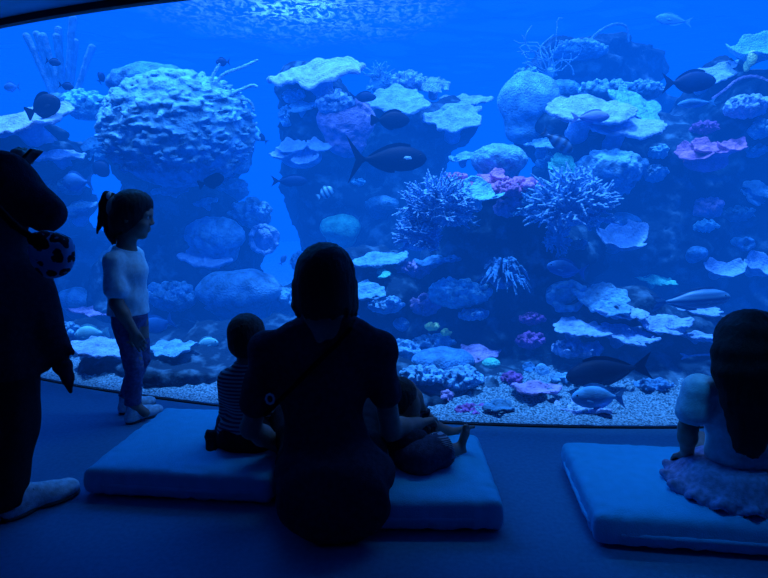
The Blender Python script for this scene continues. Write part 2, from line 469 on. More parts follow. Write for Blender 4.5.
rocks('reef_rock', 'dark reef rock at the far left behind the standing adult',
      [(10, 158, 4.8, 78, 26, .4), (35, 215, 4.8, 36, 40, .35), (22, 300, 4.7, 78, 62, .4), (35, 372, 4.6, 110, 45, .5), (72, 200, 4.8, 16, 16, .3), (70, 250, 4.8, 40, 22, .3)])
rocks('reef_rock', 'rounded reef rock mound behind the standing girl',
      [(178, 150, 4.9, 66, 52, .42), (185, 215, 4.9, 58, 60, .4), (200, 250, 4.8, 66, 40, .4), (205, 315, 4.7, 90, 55, .5), (200, 385, 4.5, 140, 40, .5), (150, 300, 4.6, 60, 60, .4)])
rocks('reef_rock', 'tall reef rock column behind the head of the seated woman',
      [(312, 92, 5.1, 34, 26, .35), (320, 135, 5.1, 40, 50, .4), (345, 230, 5.1, 50, 80, .4), (345, 320, 4.9, 70, 70, .5), (330, 190, 5.1, 45, 40, .4)])
rocks('reef_rock', 'overhanging reef rock shelf with dark underside above the centre bush coral',
      [(420, 122, 5.1, 58, 20, .35), (400, 160, 5.1, 52, 34, .35), (420, 250, 4.9, 75, 80, .4), (410, 340, 4.7, 80, 80, .4)])
rocks('reef_rock', 'big dark front reef rock under the purple and bush corals',
      [(505, 232, 3.95, 78, 44, .32), (500, 290, 3.9, 88, 60, .36), (515, 350, 3.75, 90, 70, .45), (500, 402, 3.15, 105, 32, .40), (540, 260, 3.95, 60, 50, .3)])
rocks('reef_rock', 'low reef rock heap to the right of the seated woman',
      [(400, 310, 3.9, 62, 46, .3), (430, 335, 3.8, 56, 38, .3), (405, 396, 3.2, 92, 36, .38), ('b', 380, 3.16, 70, .36, .10), (365, 290, 4.0, 40, 40, .3)])
rocks('reef_rock', 'huge reef rock wall filling the right side of the tank',
      [(585, 128, 4.5, 74, 24, .4), (650, 180, 4.5, 110, 62, .4), (650, 270, 4.3, 125, 80, .4), (735, 130, 4.5, 60, 60, .4), (770, 250, 4.4, 80, 90, .4), (660, 350, 4.1, 180, 70, .4), (800, 160, 4.5, 50, 60, .4)])
rocks('reef_rock', 'hazy far reef rock behind the upper right corals',
      [(585, 76, 5.8, 62, 30, .4), (625, 70, 5.8, 42, 22, .3), (560, 92, 5.8, 40, 25, .3), (600, 120, 5.8, 90, 40, .4), (620, 300, 5.8, 110, 180, .5)], amp=.09)
rocks('reef_rock', 'low reef rock shelf under the plate corals at lower right',
      [(620, 330, 3.55, 80, 40, .25), (640, 378, 3.32, 70, 22, .3), ('b', 650, 3.4, 110, .32, .10), (715, 380, 3.3, 60, 24, .3), (570, 320, 3.6, 34, 40, .22), (585, 382, 3.3, 50, 22, .28), (690, 340, 3.55, 60, 40, .25)])
rocks('reef_rock', 'low flat reef rock ledge behind the legs of the standing girl',
      [('b', 60, 3.9, 44, .3, .13), ('b', 140, 3.66, 46, .34, .13), ('b', 215, 3.50, 50, .36, .12), ('b', 290, 3.34, 50, .38, .14), (20, 366, 4.1, 50, 16, .3), (95, 367, 3.75, 45, 14, .32), (150, 371, 3.6, 45, 16, .35), (200, 373, 3.5, 50, 17, .33), (255, 373, 3.45, 50, 22, .33), (310, 380, 3.4, 45, 26, .35), (235, 350, 3.8, 50, 30, .3), (165, 345, 4.05, 70, 22, .35), (290, 345, 3.9, 55, 34, .35), (88, 347, 4.15, 55, 20, .35), (20, 345, 4.4, 60, 25, .35)], amp=.05)
BVH[0] = BVHTree.FromPolygons([tuple(p) for p in np.concatenate(REEF_V)], [tuple(int(i) for i in q) for q in np.concatenate(REEF_F)])

def reef_hit(px, py):
    d = ray(px, py).normalized()
    h = BVH[0].ray_cast(CAM, d)
    return h[0]

# ================================================================== CORALS
def mc(name, col, k=.5, scale=14, bump=.9, bs=70):
    return mat(name, col, .8, scale, .5, bump, .25, col2=tuple(v * k for v in col), bscale=bs)
PAL = dict(
    pale=mc('pale_coral', (.34, .57, 1.0), .6), white=mc('white_coral', (.44, .58, 1.0), .7), blue=mc('blue_coral', (.08, .32, .66), .45),
    mid=mc('mid_blue_coral', (.21, .55, .90), .5), dim=mc('dim_coral', (.07, .26, .48), .45), cyan=mc('cyan_coral', (.22, .68, 1.0), .65),
    teal=mc('teal_coral', (.15, .85, .72), .6), purple=mc('purple_coral', (.78, .27, .72), .5), lav=mc('lavender_coral', (.50, .36, .80), .5),
    dpur=mc('deep_purple_coral', (.36, .13, .52), .5), yel=mc('yellow_green_coral', (.75, .98, .45), .7), bush=mc('bush_coral', (.26, .58, .95), .75), grn=mc('green_coral', (.25, .80, .55), .6))

def rot(rx=0, ry=0, rz=0):
    return (Matrix.Rotation(math.radians(rz), 3, 'Z') @ Matrix.Rotation(math.radians(rx), 3, 'X') @ Matrix.Rotation(math.radians(ry), 3, 'Y'))

def c_dome(w, h, r, fine=True, amp=None):
    pr = [ell((0, 0, 0), (w * .5, w * .40, h * .55), k=.02), ell((0, .05, -h * .5), (w * .35, w * .3, h * .4), k=.05)]
    o = r.uniform(0, 20); a = amp if amp is not None else w * (.022 if fine else .05); f = (34 if fine else 12) / max(w, .2) * .35
    return pr, (lambda x, y, z: a * fbm(x * f + o, y * f, z * f, 2), a * 2), w / 60

def c_smooth(w, h, r): return c_dome(w, h, r, False, w * .034)

def c_knob(w, h, r, n=34):
    n = int(n * 2.2)
    pr = [ell((0, .03, -h * .1), (w * .44, w * .32, h * .38), k=.02)]
    for i in range(n):
        a = r.uniform(0, 2 * math.pi); e = math.asin(r.uniform(-.25, 1)); q = r.uniform(.75, 1.05)
        p = Vector((math.cos(a) * math.cos(e) * w * .44 * q, math.sin(a) * math.cos(e) * w * .32 * q, math.sin(e) * h * .44 * q))
        s = r.uniform(.032, .085) * (w * h) ** .5 * 1.1
        pr.append(cone(p * .6, p, s * .7, s, k=.006))
    o = r.uniform(0, 9)
    return pr, (lambda x, y, z: .010 * fbm(x * 38 + o, y * 38, z * 38, 3), .024), max(.005, w / 60)

def c_stag(w, h, r, n=110, down=.35):
    """a dense bush: short forked twigs all over a rounded core"""
    pr = [ell((0, .05, 0), (w * .34, w * .24, h * .34), k=.03)]
    rad = max(.0065, w * .0155)
    for i in range(int(n * 1.5)):
        a = r.uniform(-math.pi, 0) if r.random() < .75 else r.uniform(0, math.pi); e = math.asin(r.uniform(max(-1, -down - .3), 1))
        d = Vector((math.cos(a) * math.cos(e), math.sin(a) * math.cos(e), math.sin(e)))
        sc = lambda q: Vector((d.x * w * .5 * q, d.y * w * .36 * q, d.z * h * .5 * q))
        q1 = r.uniform(.78, .9); b = sc(.58); m = sc(q1) + Vector((r.gauss(0, .03), r.gauss(0, .03), r.gauss(.01, .03))) * w
        pr.append(cone(b, m, rad * 1.25, rad, k=.003))
        for f in range(r.choice((2, 2, 3))):
            t = m + (sc(1.0) - sc(q1)) * r.uniform(.6, 1.3) + Vector((r.gauss(0, .05), r.gauss(0, .04), r.gauss(.015, .045))) * w
            pr.append(cone(m, t, rad, rad * .8, k=.003))
    return pr, None, .0056 if w < .45 else .0066

def c_plate(w, h, r, n=1, cup=.08, t=.035, tilt=None, lobes=1.0, ridge=.006):
    e = tilt
    pr = []
    for i in range(n):
        f = 1 - .18 * i if n > 1 else 1
        dz = (-i * .5 * h if n > 1 else 0) + (r.uniform(-.1, .1) * h if n > 1 else 0)
        dx = r.uniform(-.22, .22) * w if n > 1 else 0
        pr.append(plate((dx, .02 * i, dz), w * .46 * f, w * t, cup, .78, rot(e + r.uniform(-5, 5), r.uniform(-6, 6), r.uniform(-25, 25)), r.randrange(999), .01, ridge, lobes))
    pr.append(cone((0, .04, 0), (0, w * .34, -h * .2 - w * .12), w * .10, w * .14, k=.06))
    if n > 1: pr.append(cone((0, .08, .1 * h), (0, .08, -n * .5 * h), w * .16, w * .2, k=.03))
    o = r.uniform(0, 9)
    return pr, (lambda x, y, z: .006 * fbm(x * 26 + o, y * 26, z * 26, 3), .015), max(.0055, w / 62)

def c_cup(w, h, r):
    pr = [plate((0, 0, 0), w * .46, w * .035, .55, .8, rot(34, 0, r.uniform(-20, 20)), r.randrange(999), .01, .008, .75), cone((0, .05, 0), (0, w * .34, -h * .08), w * .1, w * .15, k=.06)]
    return pr, None, max(.0055, w / 60)

def c_ring(w, h, r):
    """a cup seen into its mouth: thick rounded rim"""
    pr = []
    n = 18
    P = [Vector((math.cos(i / n * 6.283) * w * .42, -.05 + .02 * math.sin(i * 2.1), math.sin(i / n * 6.283) * h * .42)) for i in range(n)]
    for i in range(n): pr.append(cone(P[i], P[(i + 1) % n], w * r.uniform(.05, .085), w * .06, k=.02))
    pr.append(ell((0, .06, 0), (w * .42, .07, h * .42), k=.03))
    o = r.uniform(0, 9)
    return pr, (lambda x, y, z: .009 * fbm(x * 24 + o, y * 24, z * 24, 2), .02), max(.006, w / 50)

def c_scales(w, h, r, n=560):
    pr = [ell((0, .05, 0), (w * .46, w * .30, h * .48), k=.03)]
    for i in range(n):
        a = r.uniform(-math.pi, 0) if r.random() < .9 else r.uniform(0, math.pi); e = math.asin(r.uniform(-.72, .99))
        p = Vector((math.cos(a) * math.cos(e) * w * .465, .05 + math.sin(a) * math.cos(e) * w * .305, math.sin(e) * h * .485))
        s = r.uniform(.020, .042) * w * (1.5 if n < 100 else 1)
        pr.append(ell(p, (s, s * .8, max(.009, s * .26)), rot(r.uniform(14, 44), r.uniform(-14, 14), r.uniform(-30, 30)), k=.010))
    o = r.uniform(0, 9)
    return pr, (lambda x, y, z: .010 * fbm(x * 22 + o, y * 22, z * 22, 2), .02), max(.008, w / 130)

def c_rose(w, h, r, n=4):
    pr = [ell((0, .06, -.1 * h), (w * .36, .08, h * .3), k=.03)]
    for i in range(n):
        x = (i / (n - 1) - .5) * w * .62; z = r.uniform(-.22, .25) * h + (.12 * h if i == n - 1 else 0)
        pr.append(plate((x, r.uniform(-.05, .03), z), w * r.uniform(.2, .27), .013, .35, .8, rot(38 + r.uniform(-6, 10), r.uniform(-8, 8), r.uniform(-30, 30)), r.randrange(999), .006, .012, .9))
        pr.append(cone((x, 0, z), (0, .08, -.1 * h), .03, .05, k=.03))
    return pr, None, max(.0055, w / 75)

def c_anemone(w, h, r):
    pr = [ell((0, .03, .1 * h), (w * .26, .08, h * .26), k=.03)]
    for i in range(64):
        a = r.uniform(0, 6.283); e = r.uniform(-.35, 1.3)
        d = Vector((math.cos(a) * math.cos(e), -abs(math.sin(a)) * math.cos(e) if r.random() < .7 else math.sin(a) * math.cos(e), math.sin(e)))
        b = Vector((d.x * w * .22, d.y * .06, .1 * h + d.z * h * .22)); m = b + Vector((d.x * w * .18, d.y * .10, d.z * h * .2)); q = m + Vector((d.x * w * .14, d.y * .05, -.08 * h - r.random() * .14 * h))
        pr += chain([b, m, q], [w * .03, w * .024, w * .015], k=.004)
    return pr, None, .006

def c_fingers(w, h, r):
    pr = [ell((0, 0, -h * .48), (w * .3, w * .25, h * .1), k=.05)]
    for i in range(8):
        x = (i / 7 - .5) * w * .5; y = r.uniform(-.1, .1) * w; L = h * r.uniform(.62, 1.0) * (1 - .3 * abs(i / 7 - .5))
        b = Vector((x * .5, y, -h * .48)); P = [b]; lean = (i / 7 - .5) * 1.1
        for s in range(1, 6):
            P.append(b + Vector((lean * w * .62 * (s / 5) ** 1.2 + r.uniform(-.015, .015) * w, y * s / 5, L * s / 5)))
        pr += chain(P, [w * .055, w * .05, w * .045, w * .045, w * .05, w * .058], k=.012)
    return pr, None, .009

def c_arms(w, h, r, curves):
    pr = [ell((curves[0][0][0] * w, 0, curves[0][0][1] * h), (w * .07, w * .07, h * .05), k=.03)]
    for cv in curves:
        P = []
        y = 0; dy = r.uniform(-.06, .06)
        for i in range(len(cv) - 1):
            for s in range(3):
                t = s / 3; y += dy * .15
                P.append(Vector(((cv[i][0] * (1 - t) + cv[i + 1][0] * t) * w, y * w, (cv[i][1] * (1 - t) + cv[i + 1][1] * t) * h)))
        P.append(Vector((cv[-1][0] * w, y * w, cv[-1][1] * h)))
        for it in range(2): P = [P[0]] + [(P[i - 1] + P[i] * 2 + P[i + 1]) / 4 for i in range(1, len(P) - 1)] + [P[-1]]
        n = len(P); pr += chain(P, [w * (.033 - .013 * i / n) for i in range(n)], k=.008)
    return pr, None, max(.006, w / 75)

def c_wire(w, h, r):
    pr = [ell((.1 * w, 0, -.4 * h), (.09 * w, .06, .12 * h), k=.03)]
    for i in range(16):
        p = Vector((r.uniform(-.05, .25) * w, r.uniform(-.04, .04), r.uniform(-.45, -.25) * h)); d = Vector((r.gauss(-.15, .5), r.gauss(0, .3), r.uniform(.4, 1))).normalized(); P = [Vector((.1 * w, 0, -.42 * h)), p]
        for s in range(9):
            d = (d + Vector((r.gauss(0, .55), r.gauss(0, .25), r.gauss(.0, .45)))).normalized(); p = p + d * w * .11
            p.x = max(-.5 * w, min(.5 * w, p.x)); p.z = max(-.42 * h, min(.5 * h, p.z)); P.append(p.copy())
        pr += chain(P, [w * .013] * len(P), k=.004)
    return pr, None, .0062

NAMES = dict(dome='brain_coral', smooth='boulder_coral', knob='knobby_coral', stag='staghorn_coral', plate='plate_coral', stack='plate_coral', cup='cup_coral', ring='ring_coral',
             scales='scale_coral', rose='lettuce_coral', anem='sea_anemone', fingers='finger_coral', arms='sea_rod', wire='wire_coral', tablet='table_coral')
GROUPS = {}
def coral(kind, px, py, Y, w, h, col, label, snap=.75, fwd=.0, **kw):
    r = random.Random(hash((kind, px, py)) & 0xffff if False else (px * 131 + py * 17 + int(w)))
    hit = reef_hit(px, py + .12 * h) if snap else None
    if hit is not None and abs(hit.y - Y) < snap: Yc = hit.y + fwd - .20 * w * hit.y / F_PX
    else: Yc = Y
    s = Yc / F_PX * 1.02
    W, H = w * s, h * s
    if kind in ('plate', 'stack', 'tablet') and kw.get('tilt') is None:
        n = kw.get('n', 1); hh = h / (1 + .5 * (n - 1))
        elev = math.degrees(math.atan2(at(px, py, Yc).z - CAM.z, Yc))
        a = math.degrees(math.asin(min(.95, hh / w / .80)))
        kw['tilt'] = max(-5, min(62, a + elev)) 
        if kind == 'stack': H = hh * s
    fn = dict(dome=c_dome, smooth=c_smooth, knob=c_knob, stag=c_stag, plate=c_plate, stack=c_plate, tablet=c_plate, cup=c_cup, ring=c_ring, scales=c_scales, rose=c_rose, anem=c_anemone, fingers=c_fingers, arms=c_arms, wire=c_wire)[kind]
    pr, dp, vox = fn(W, H, r, **kw)
    me = sdf_mesh(NAMES[kind], pr, vox, dp, cuts=())
    o = link(NAMES[kind], me, PAL[col], None, at(px, py, Yc))
    g = {'plate': 'plate corals on the reef', 'stack': 'plate corals on the reef', 'tablet': 'plate corals on the reef', 'knob': 'knobby corals on the reef', 'stag': 'bush corals on the reef', 'dome': 'rounded corals on the reef', 'smooth': 'rounded corals on the reef', 'scales': 'scaly corals on the reef', 'cup': 'cup corals on the reef', 'ring': 'cup corals on the reef'}.get(kind)
    return tag(o, label, 'sea anemone' if kind == 'anem' else 'coral', g)

LIST = [
 # far left
 ('fingers', 61, 58, 5.5, 58, 82, 'mid', 'tall hazy finger coral rising above the far left shelf', dict(snap=0)),
 ('plate', 22, 124, 4.6, 104, 36, 'white', 'broad bright shelf coral topping the far left rock', {}),
 ('knob', 86, 105, 4.7, 46, 28, 'cyan', 'bright knobbly coral beside the dark round fish at far left', dict(snap=0)),
 ('stack', 97, 142, 4.7, 26, 30, 'cyan', 'little stack of bright plates right of the far left shelf', dict(n=3, snap=0)),
 ('plate', 56, 156, 4.5, 56, 14, 'pale', 'thin pale ledge coral just above the raised phone', dict(snap=0)),
 ('stack', 74, 208, 4.5, 34, 18, 'mid', 'dim double plate coral left of the standing girl head', dict(n=2, snap=0)),
 ('knob', 70, 186, 4.7, 26, 18, 'dim', 'dim lumpy coral under the far left ledge', {}),
 ('smooth', 76, 300, 4.4, 34, 24, 'mid', 'smooth low dome coral between the standing adult and the girl', {}),
 ('plate', 97, 312, 4.4, 50, 9, 'lav', 'flat lavender ledge coral behind the girl at hip height', {}),
 ('knob', 68, 335, 4.3, 28, 34, 'mid', 'pale lumpy coral just right of the dark cardigan hem', {}),
 ('plate', 105, 350, 3.9, 66, 22, 'pale', 'pale shelf coral with wavy edge left of the girl knees', {}),
 ('plate', 172, 350, 3.9, 56, 16, 'mid', 'pale edged ledge coral right of the girl knees', {}),
 ('knob', 240, 376, 3.5, 26, 14, 'dim', 'dim knobbly coral left of the striped toddler', {}),
 # left mound
 ('scales', 177, 130, 4.6, 156, 112, 'mid', 'huge blue mound coral of overlapping scales behind the girl', {}),
 ('dome', 152, 84, 4.5, 80, 32, 'blue', 'blue dome cap coral on top of the huge scaly mound', dict(snap=0)),
 ('scales', 190, 172, 4.6, 92, 24, 'blue', 'low band of scaly coral under the huge mound', dict(n=60)),
 ('arms', 227, 91, 4.12, 58, 56, 'mid', 'curved branching sea rod like antlers right of the scaly mound', dict(snap=0, curves=[[(-.36, -.5), (-.3, -.1), (-.1, .28), (.2, .36), (.5, .5)], [(-.36, -.5), (-.2, -.15), (.1, -.05), (.42, .1), (.5, .06)], [(-.36, -.5), (-.1, -.25), (.15, -.1), (.38, -.15), (.42, -.32)], [(-.36, -.5), (-.42, -.1), (-.55, .05), (-.5, -.08)], [(-.3, -.1), (-.25, .2), (-.1, .42)]])),
 ('knob', 231, 122, 4.7, 44, 18, 'lav', 'lavender crust coral at the foot of the sea rod', dict(snap=0)),
 ('dome', 236, 143, 4.6, 34, 32, 'mid', 'pale arched dome coral on the right flank of the scaly mound', dict(snap=0)),
 ('plate', 253, 133, 4.7, 18, 10, 'cyan', 'small bright plate beside the pale arched dome', dict(snap=0)),
 ('plate', 172, 190, 4.4, 34, 15, 'mid', 'small oval ridged plate coral under the scaly mound', {}),
 ('knob', 232, 189, 4.6, 34, 24, 'mid', 'clump of knobbly coral right of the round dark fish', {}),
 ('plate', 205, 203, 4.4, 26, 8, 'mid', 'thin small ledge coral below the round dark fish', {}),
 ('knob', 250, 214, 4.5, 44, 32, 'mid', 'rough knobbly mound coral above the ring shaped coral', {}),
 ('dome', 215, 236, 4.4, 58, 34, 'mid', 'wide pale overhanging dome coral left of the ring shaped coral', {}),
 ('plate', 206, 258, 4.3, 58, 22, 'pale', 'pale wavy shelf under the wide overhanging dome', {}),
 ('ring', 265, 239, 4.5, 30, 31, 'pale', 'pale ring shaped cup coral at the edge of the open water gap', dict(snap=0)),
 ('smooth', 240, 291, 4.3, 82, 40, 'mid', 'big low arched coral left of the seated woman head', {}),
 ('knob', 284, 300, 4.3, 44, 26, 'mid', 'lumpy coral touching the seated woman hair on the left', dict(snap=0)),
 ('stack', 212, 299, 4.2, 34, 20, 'pale', 'heap of small thin plates above the white oval fish', dict(n=3)),
 ('knob', 172, 296, 4.3, 52, 34, 'mid', 'wide rough coral patch right of the girl chest', {}),
 ('plate', 262, 306, 4.2, 46, 22, 'mid', 'soft pale sheet coral above the striped toddler head', {}),
 # centre column
 ('plate', 318, 69, 4.9, 94, 30, 'white', 'large bright ragged table coral on top of the tall column', dict(lobes=1.1, ridge=.02, tilt=28, cup=-.10)),
 ('knob', 294, 96, 4.9, 24, 14, 'mid', 'small crust coral on the left face of the tall column', {}),
 ('plate', 302, 108, 4.8, 30, 9, 'mid', 'thin dim ledge coral on the face of the tall column', {}),
 ('knob', 286, 116, 4.9, 14, 20, 'mid', 'narrow crust coral at the left edge of the tall column', {}),
 ('knob', 335, 102, 4.8, 38, 26, 'pale', 'pale rounded knobbly coral below the bright table coral', dict(fwd=-.2)),
 ('dome', 346, 120, 4.7, 56, 38, 'lav', 'lavender dome coral below the pale rounded knobbly coral', dict(fwd=-.1)),
 ('rose', 300, 152, 4.7, 56, 38, 'pale', 'pale ruffled lettuce coral at mid height on the tall column', dict(fwd=-.16)),
 ('stag', 381, 82, 5.2, 32, 30, 'mid', 'hazy feathery bush coral between the two bright shelves', dict(snap=0, n=45)),
 ('knob', 408, 82, 5.0, 36, 20, 'pale', 'bright lumpy coral on the overhanging shelf left end', dict(snap=0)),
 ('plate', 434, 86, 5.0, 32, 16, 'pale', 'small bright tilted plate on the overhanging shelf', dict(snap=0)),
 ('plate', 397, 102, 4.8, 66, 24, 'pale', 'wide pale plate coral behind the dark oval fish', {}),
 ('plate', 464, 102, 5.0, 48, 14, 'pale', 'slim pale plate coral at the right tip of the overhanging shelf', dict(snap=0)),
 ('plate', 455, 119, 4.7, 62, 27, 'pale', 'large bright sloping plate coral on the overhanging shelf', {}),
 ('knob', 357, 147, 4.7, 24, 16, 'lav', 'small lavender coral behind the long dark fish tail', {}),
 ('knob', 358, 182, 4.6, 14, 8, 'cyan', 'tiny bright coral just below the long dark fish tail', {}),
 ('smooth', 340, 228, 4.5, 40, 24, 'teal', 'soft teal rounded coral right above the seated woman head', {}),
 ('knob', 300, 262, 4.6, 20, 22, 'mid', 'dim knobbly coral left of the seated woman hair top', dict(snap=0)),
 ('knob', 410, 215, 4.7, 26, 18, 'dim', 'dim coral lump left of the pale bush coral', {}),
 ('dome', 382, 205, 4.7, 34, 16, 'dim', 'dim rounded coral below the long dark fish', {}),
 # front centre rock
 ('dome', 499, 160, 4.0, 54, 27, 'mid', 'finely dotted brain coral dome above the purple corals', dict(snap=0)),
 ('plate', 464, 158, 4.3, 28, 9, 'mid', 'small plate coral left of the dotted brain coral', dict(snap=0)),
 ('knob', 456, 183, 3.75, 36, 20, 'purple', 'purple knobbly coral, left one of the purple row', dict(fwd=.02)),
 ('rose', 484, 182, 3.75, 38, 18, 'purple', 'purple ruffled coral right above the cyan cup plate', dict(fwd=.02)),
 ('knob', 517, 190, 3.75, 58, 24, 'purple', 'purple rough coral, widest and right one of the purple row', dict(fwd=.02, n=60)),
 ('plate', 479, 196, 3.5, 44, 22, 'cyan', 'bright cyan triangular plate coral in front of the purple row', dict(snap=0, cup=.3)),
 ('stag', 437, 207, 3.5, 66, 58, 'bush', 'pale branching bush coral left of the cyan plate', dict(snap=0, n=120)),
 ('stag', 418, 238, 3.48, 46, 40, 'bush', 'smaller bush coral low on the left shoulder of the front rock', dict(snap=0, n=80)),
 ('stag', 455, 215, 3.65, 52, 34, 'mid', 'dim bush coral under the cyan plate on the left', dict(n=60)),
 ('knob', 510, 206, 3.65, 34, 22, 'lav', 'lavender finger coral clump under the widest purple coral', {}),
 ('stag', 570, 206, 3.5, 82, 60, 'bush', 'large branching bush coral on the right shoulder of the front rock', dict(snap=0, n=130)),
 ('stag', 530, 205, 3.7, 48, 34, 'mid', 'fine blue bush coral right of the lavender finger clump', dict(n=70)),
 ('stag', 557, 238, 3.6, 26, 40, 'bush', 'narrow hanging bush coral below the large right bush', dict(n=55, down=.9)),
 ('anem', 503, 282, 3.5, 50, 50, 'blue', 'spiky blue sea anemone on the dark face of the front rock', dict(fwd=-.04)),
 ('knob', 532, 319, 3.5, 28, 13, 'dpur', 'dim purple coral low on the front rock, topmost of three', {}),
 ('knob', 530, 341, 3.5, 32, 18, 'dpur', 'dim purple coral knob at the middle of the front rock foot', {}),
 ('knob', 512, 380, 3.3, 24, 16, 'dpur', 'dim purple coral left of the pale upright lobe at the rock foot', {}),
 ('plate', 536, 390, 3.2, 48, 14, 'lav', 'flat lavender coral under the pale upright lobe', {}),
 ('smooth', 542, 374, 3.2, 16, 20, 'mid', 'pale upright lobe coral left of the big dark fish head', {}),
 ('knob', 562, 379, 3.3, 28, 13, 'mid', 'small pale knobby coral just below the big dark fish head', {}),
 ('plate', 582, 382, 3.3, 22, 6, 'grn', 'small greenish plate under the big dark fish', {}),
 ('plate', 529, 368, 3.3, 14, 18, 'blue', 'narrow blue tilted plate at the front rock foot', {}),
 # heap right of the woman
 ('plate', 380, 261, 3.9, 56, 16, 'mid', 'ragged pale ledge coral right of the seated woman hair', {}),
 ('plate', 383, 275, 3.7, 18, 9, 'teal', 'tiny bright teal coral right of the seated woman hair', {}),
 ('knob', 412, 270, 3.8, 38, 20, 'lav', 'lavender blue lumpy coral right of the tiny teal coral', {}),
 ('plate', 436, 262, 3.8, 44, 12, 'blue', 'thin blue ledge coral left of the sea anemone', {}),
 ('plate', 368, 292, 3.75, 40, 20, 'mid', 'square pale sheet coral touching the woman hair on the right', {}),
 ('knob', 385, 305, 3.65, 40, 18, 'mid', 'rounded pale coral right of the woman neck', {}),
 ('smooth', 353, 317, 3.7, 22, 14, 'mid', 'smooth pale lump right above the woman shoulder', dict(snap=0)),
 ('ring', 403, 325, 3.5, 23, 23, 'mid', 'small round cup coral with thick rim right of the woman shoulder', {}),
 ('knob', 458, 294, 3.55, 66, 30, 'cyan', 'bright cyan knobbly coral, largest of the low heap', dict(n=80)),
 ('knob', 424, 306, 3.5, 34, 26, 'lav', 'lavender lumpy coral left of the bright cyan knobbly coral', {}),
 ('knob', 474, 315, 3.5, 34, 13, 'mid', 'low blue knobs below the bright cyan coral', {}),
 ('knob', 432, 327, 3.4, 17, 9, 'yel', 'tiny yellow green coral, left one of the glowing pair', dict(n=12, fwd=-.12)),
 ('knob', 447, 333, 3.4, 14, 7, 'yel', 'tiny yellow green coral, right one of the glowing pair', dict(n=12, fwd=-.12)),
 ('knob', 434, 342, 3.4, 46, 16, 'mid', 'pale lumpy ledge coral under the yellow green pair', {}),
 ('knob', 402, 352, 3.4, 54, 26, 'mid', 'rough pale coral touching the woman right sleeve', {}),
 ('smooth', 442, 361, 3.3, 64, 24, 'blue', 'smooth blue dome coral below the pale lumpy ledge', {}),
 ('knob', 420, 376, 3.2, 54, 20, 'mid', 'knobbly band of coral above the second toddler head', {}),
 ('knob', 461, 380, 3.2, 48, 28, 'mid', 'fine knobbly coral below the teal disc', dict(n=60)),
 ('plate', 478, 354, 3.3, 48, 18, 'lav', 'lavender tilted plate coral with the teal disc on it', {}),
 ('smooth', 491, 364, 3.2, 19, 12, 'teal', 'small teal disc coral at the tip of the lavender plate', dict(snap=0)),
 ('knob', 447, 396, 3.1, 15, 13, 'lav', 'small lavender coral above the toddler bare feet', {}),
 ('knob', 470, 411, 3.0, 42, 14, 'dpur', 'dim purple coral low behind the toddler bare feet', {}),
 ('plate', 500, 408, 3.1, 40, 8, 'dim', 'dim flat coral at the foot of the front rock by the floor', {}),
 # right, upper
 ('wire', 545, 50, 5.2, 52, 54, 'mid', 'tangled wire coral at the top left of the right reef', dict(snap=0)),
 ('arms', 606, 38, 5.4, 46, 30, 'mid', 'single thin curved sea whip arching above the hazy rock', dict(snap=0, curves=[[(-.5, -.5), (-.25, .1), (.1, .42), (.42, .4), (.46, -.1)]])),
 ('knob', 526, 74, 5.0, 26, 12, 'mid', 'small pale coral on top of the big round boulder coral', dict(snap=0)),
 ('knob', 580, 50, 5.5, 60, 16, 'mid', 'hazy lumpy coral on the far rock top', {}),
 ('smooth', 528, 100, 4.4, 58, 46, 'mid', 'big round smooth boulder coral at the left of the right reef', dict(snap=0)),
 ('dome', 563, 92, 4.6, 34, 20, 'blue', 'dotted blue dome coral right of the big boulder coral', dict(snap=0)),
 ('knob', 604, 90, 4.5, 56, 19, 'mid', 'pale knobbly coral band right of the dotted blue dome', {}),
 ('knob', 642, 90, 4.5, 46, 17, 'mid', 'pale knobbly coral left of the dark fish near the top right', {}),
 ('plate', 588, 112, 4.2, 82, 28, 'pale', 'wide pale table coral behind the lavender fish', dict(snap=.6)),
 ('plate', 636, 108, 4.3, 64, 30, 'cyan', 'bright tilted plate coral above the wavy edged shelf', dict(snap=.6)),
 ('plate', 622, 127, 4.1, 72, 26, 'pale', 'pale wavy edged shelf coral under the tilted plate', dict(snap=.6)),
 ('plate', 545, 145, 4.2, 40, 10, 'mid', 'dim thin plate coral behind the striped dark fish', dict(snap=0)),
 ('knob', 546, 160, 4.1, 20, 16, 'mid', 'little round coral right of the dotted brain coral', {}),
 ('plate', 562, 166, 3.9, 38, 20, 'teal', 'green leaf like tilted plate below the striped dark fish', dict(snap=0)),
 ('dome', 610, 169, 4.1, 66, 32, 'mid', 'blue mottled dome coral above the pale bowl coral', dict(amp=.02, fwd=-.12)),
 ('knob', 660, 152, 4.1, 22, 13, 'cyan', 'small cyan knob coral left of the purple rosette, upper of two', {}),
 ('knob', 657, 173, 4.1, 24, 17, 'mid', 'small blue knob coral left of the purple rosette, lower of two', {}),
 ('rose', 711, 158, 4.0, 60, 32, 'purple', 'purple rosette of ruffled plates on the right reef', dict(fwd=-.10)),
 ('plate', 711, 76, 4.3, 46, 16, 'pale', 'pale plate coral behind the dark fish near the top right', dict(snap=0)),
 ('cup', 752, 60, 4.3, 54, 34, 'cyan', 'big open shell shaped cup coral at the top right corner', dict(snap=0)),
 ('smooth', 752, 58, 4.15, 9, 12, 'yel', 'small yellow lump inside the big open shell shaped coral', dict(snap=0)),
 ('arms', 744, 87, 4.2, 54, 24, 'lav', 'lavender curved branch below the big open shell shaped coral', dict(snap=0, curves=[[(.5, .1), (.2, .45), (-.1, .35), (-.3, -.1), (-.5, -.4)]])),
 ('knob', 748, 106, 4.2, 44, 22, 'pale', 'pale ridged coral at the right edge below the curved branch', {}),
 ('knob', 705, 128, 4.2, 28, 13, 'dpur', 'dim purple coral above the purple rosette', {}),
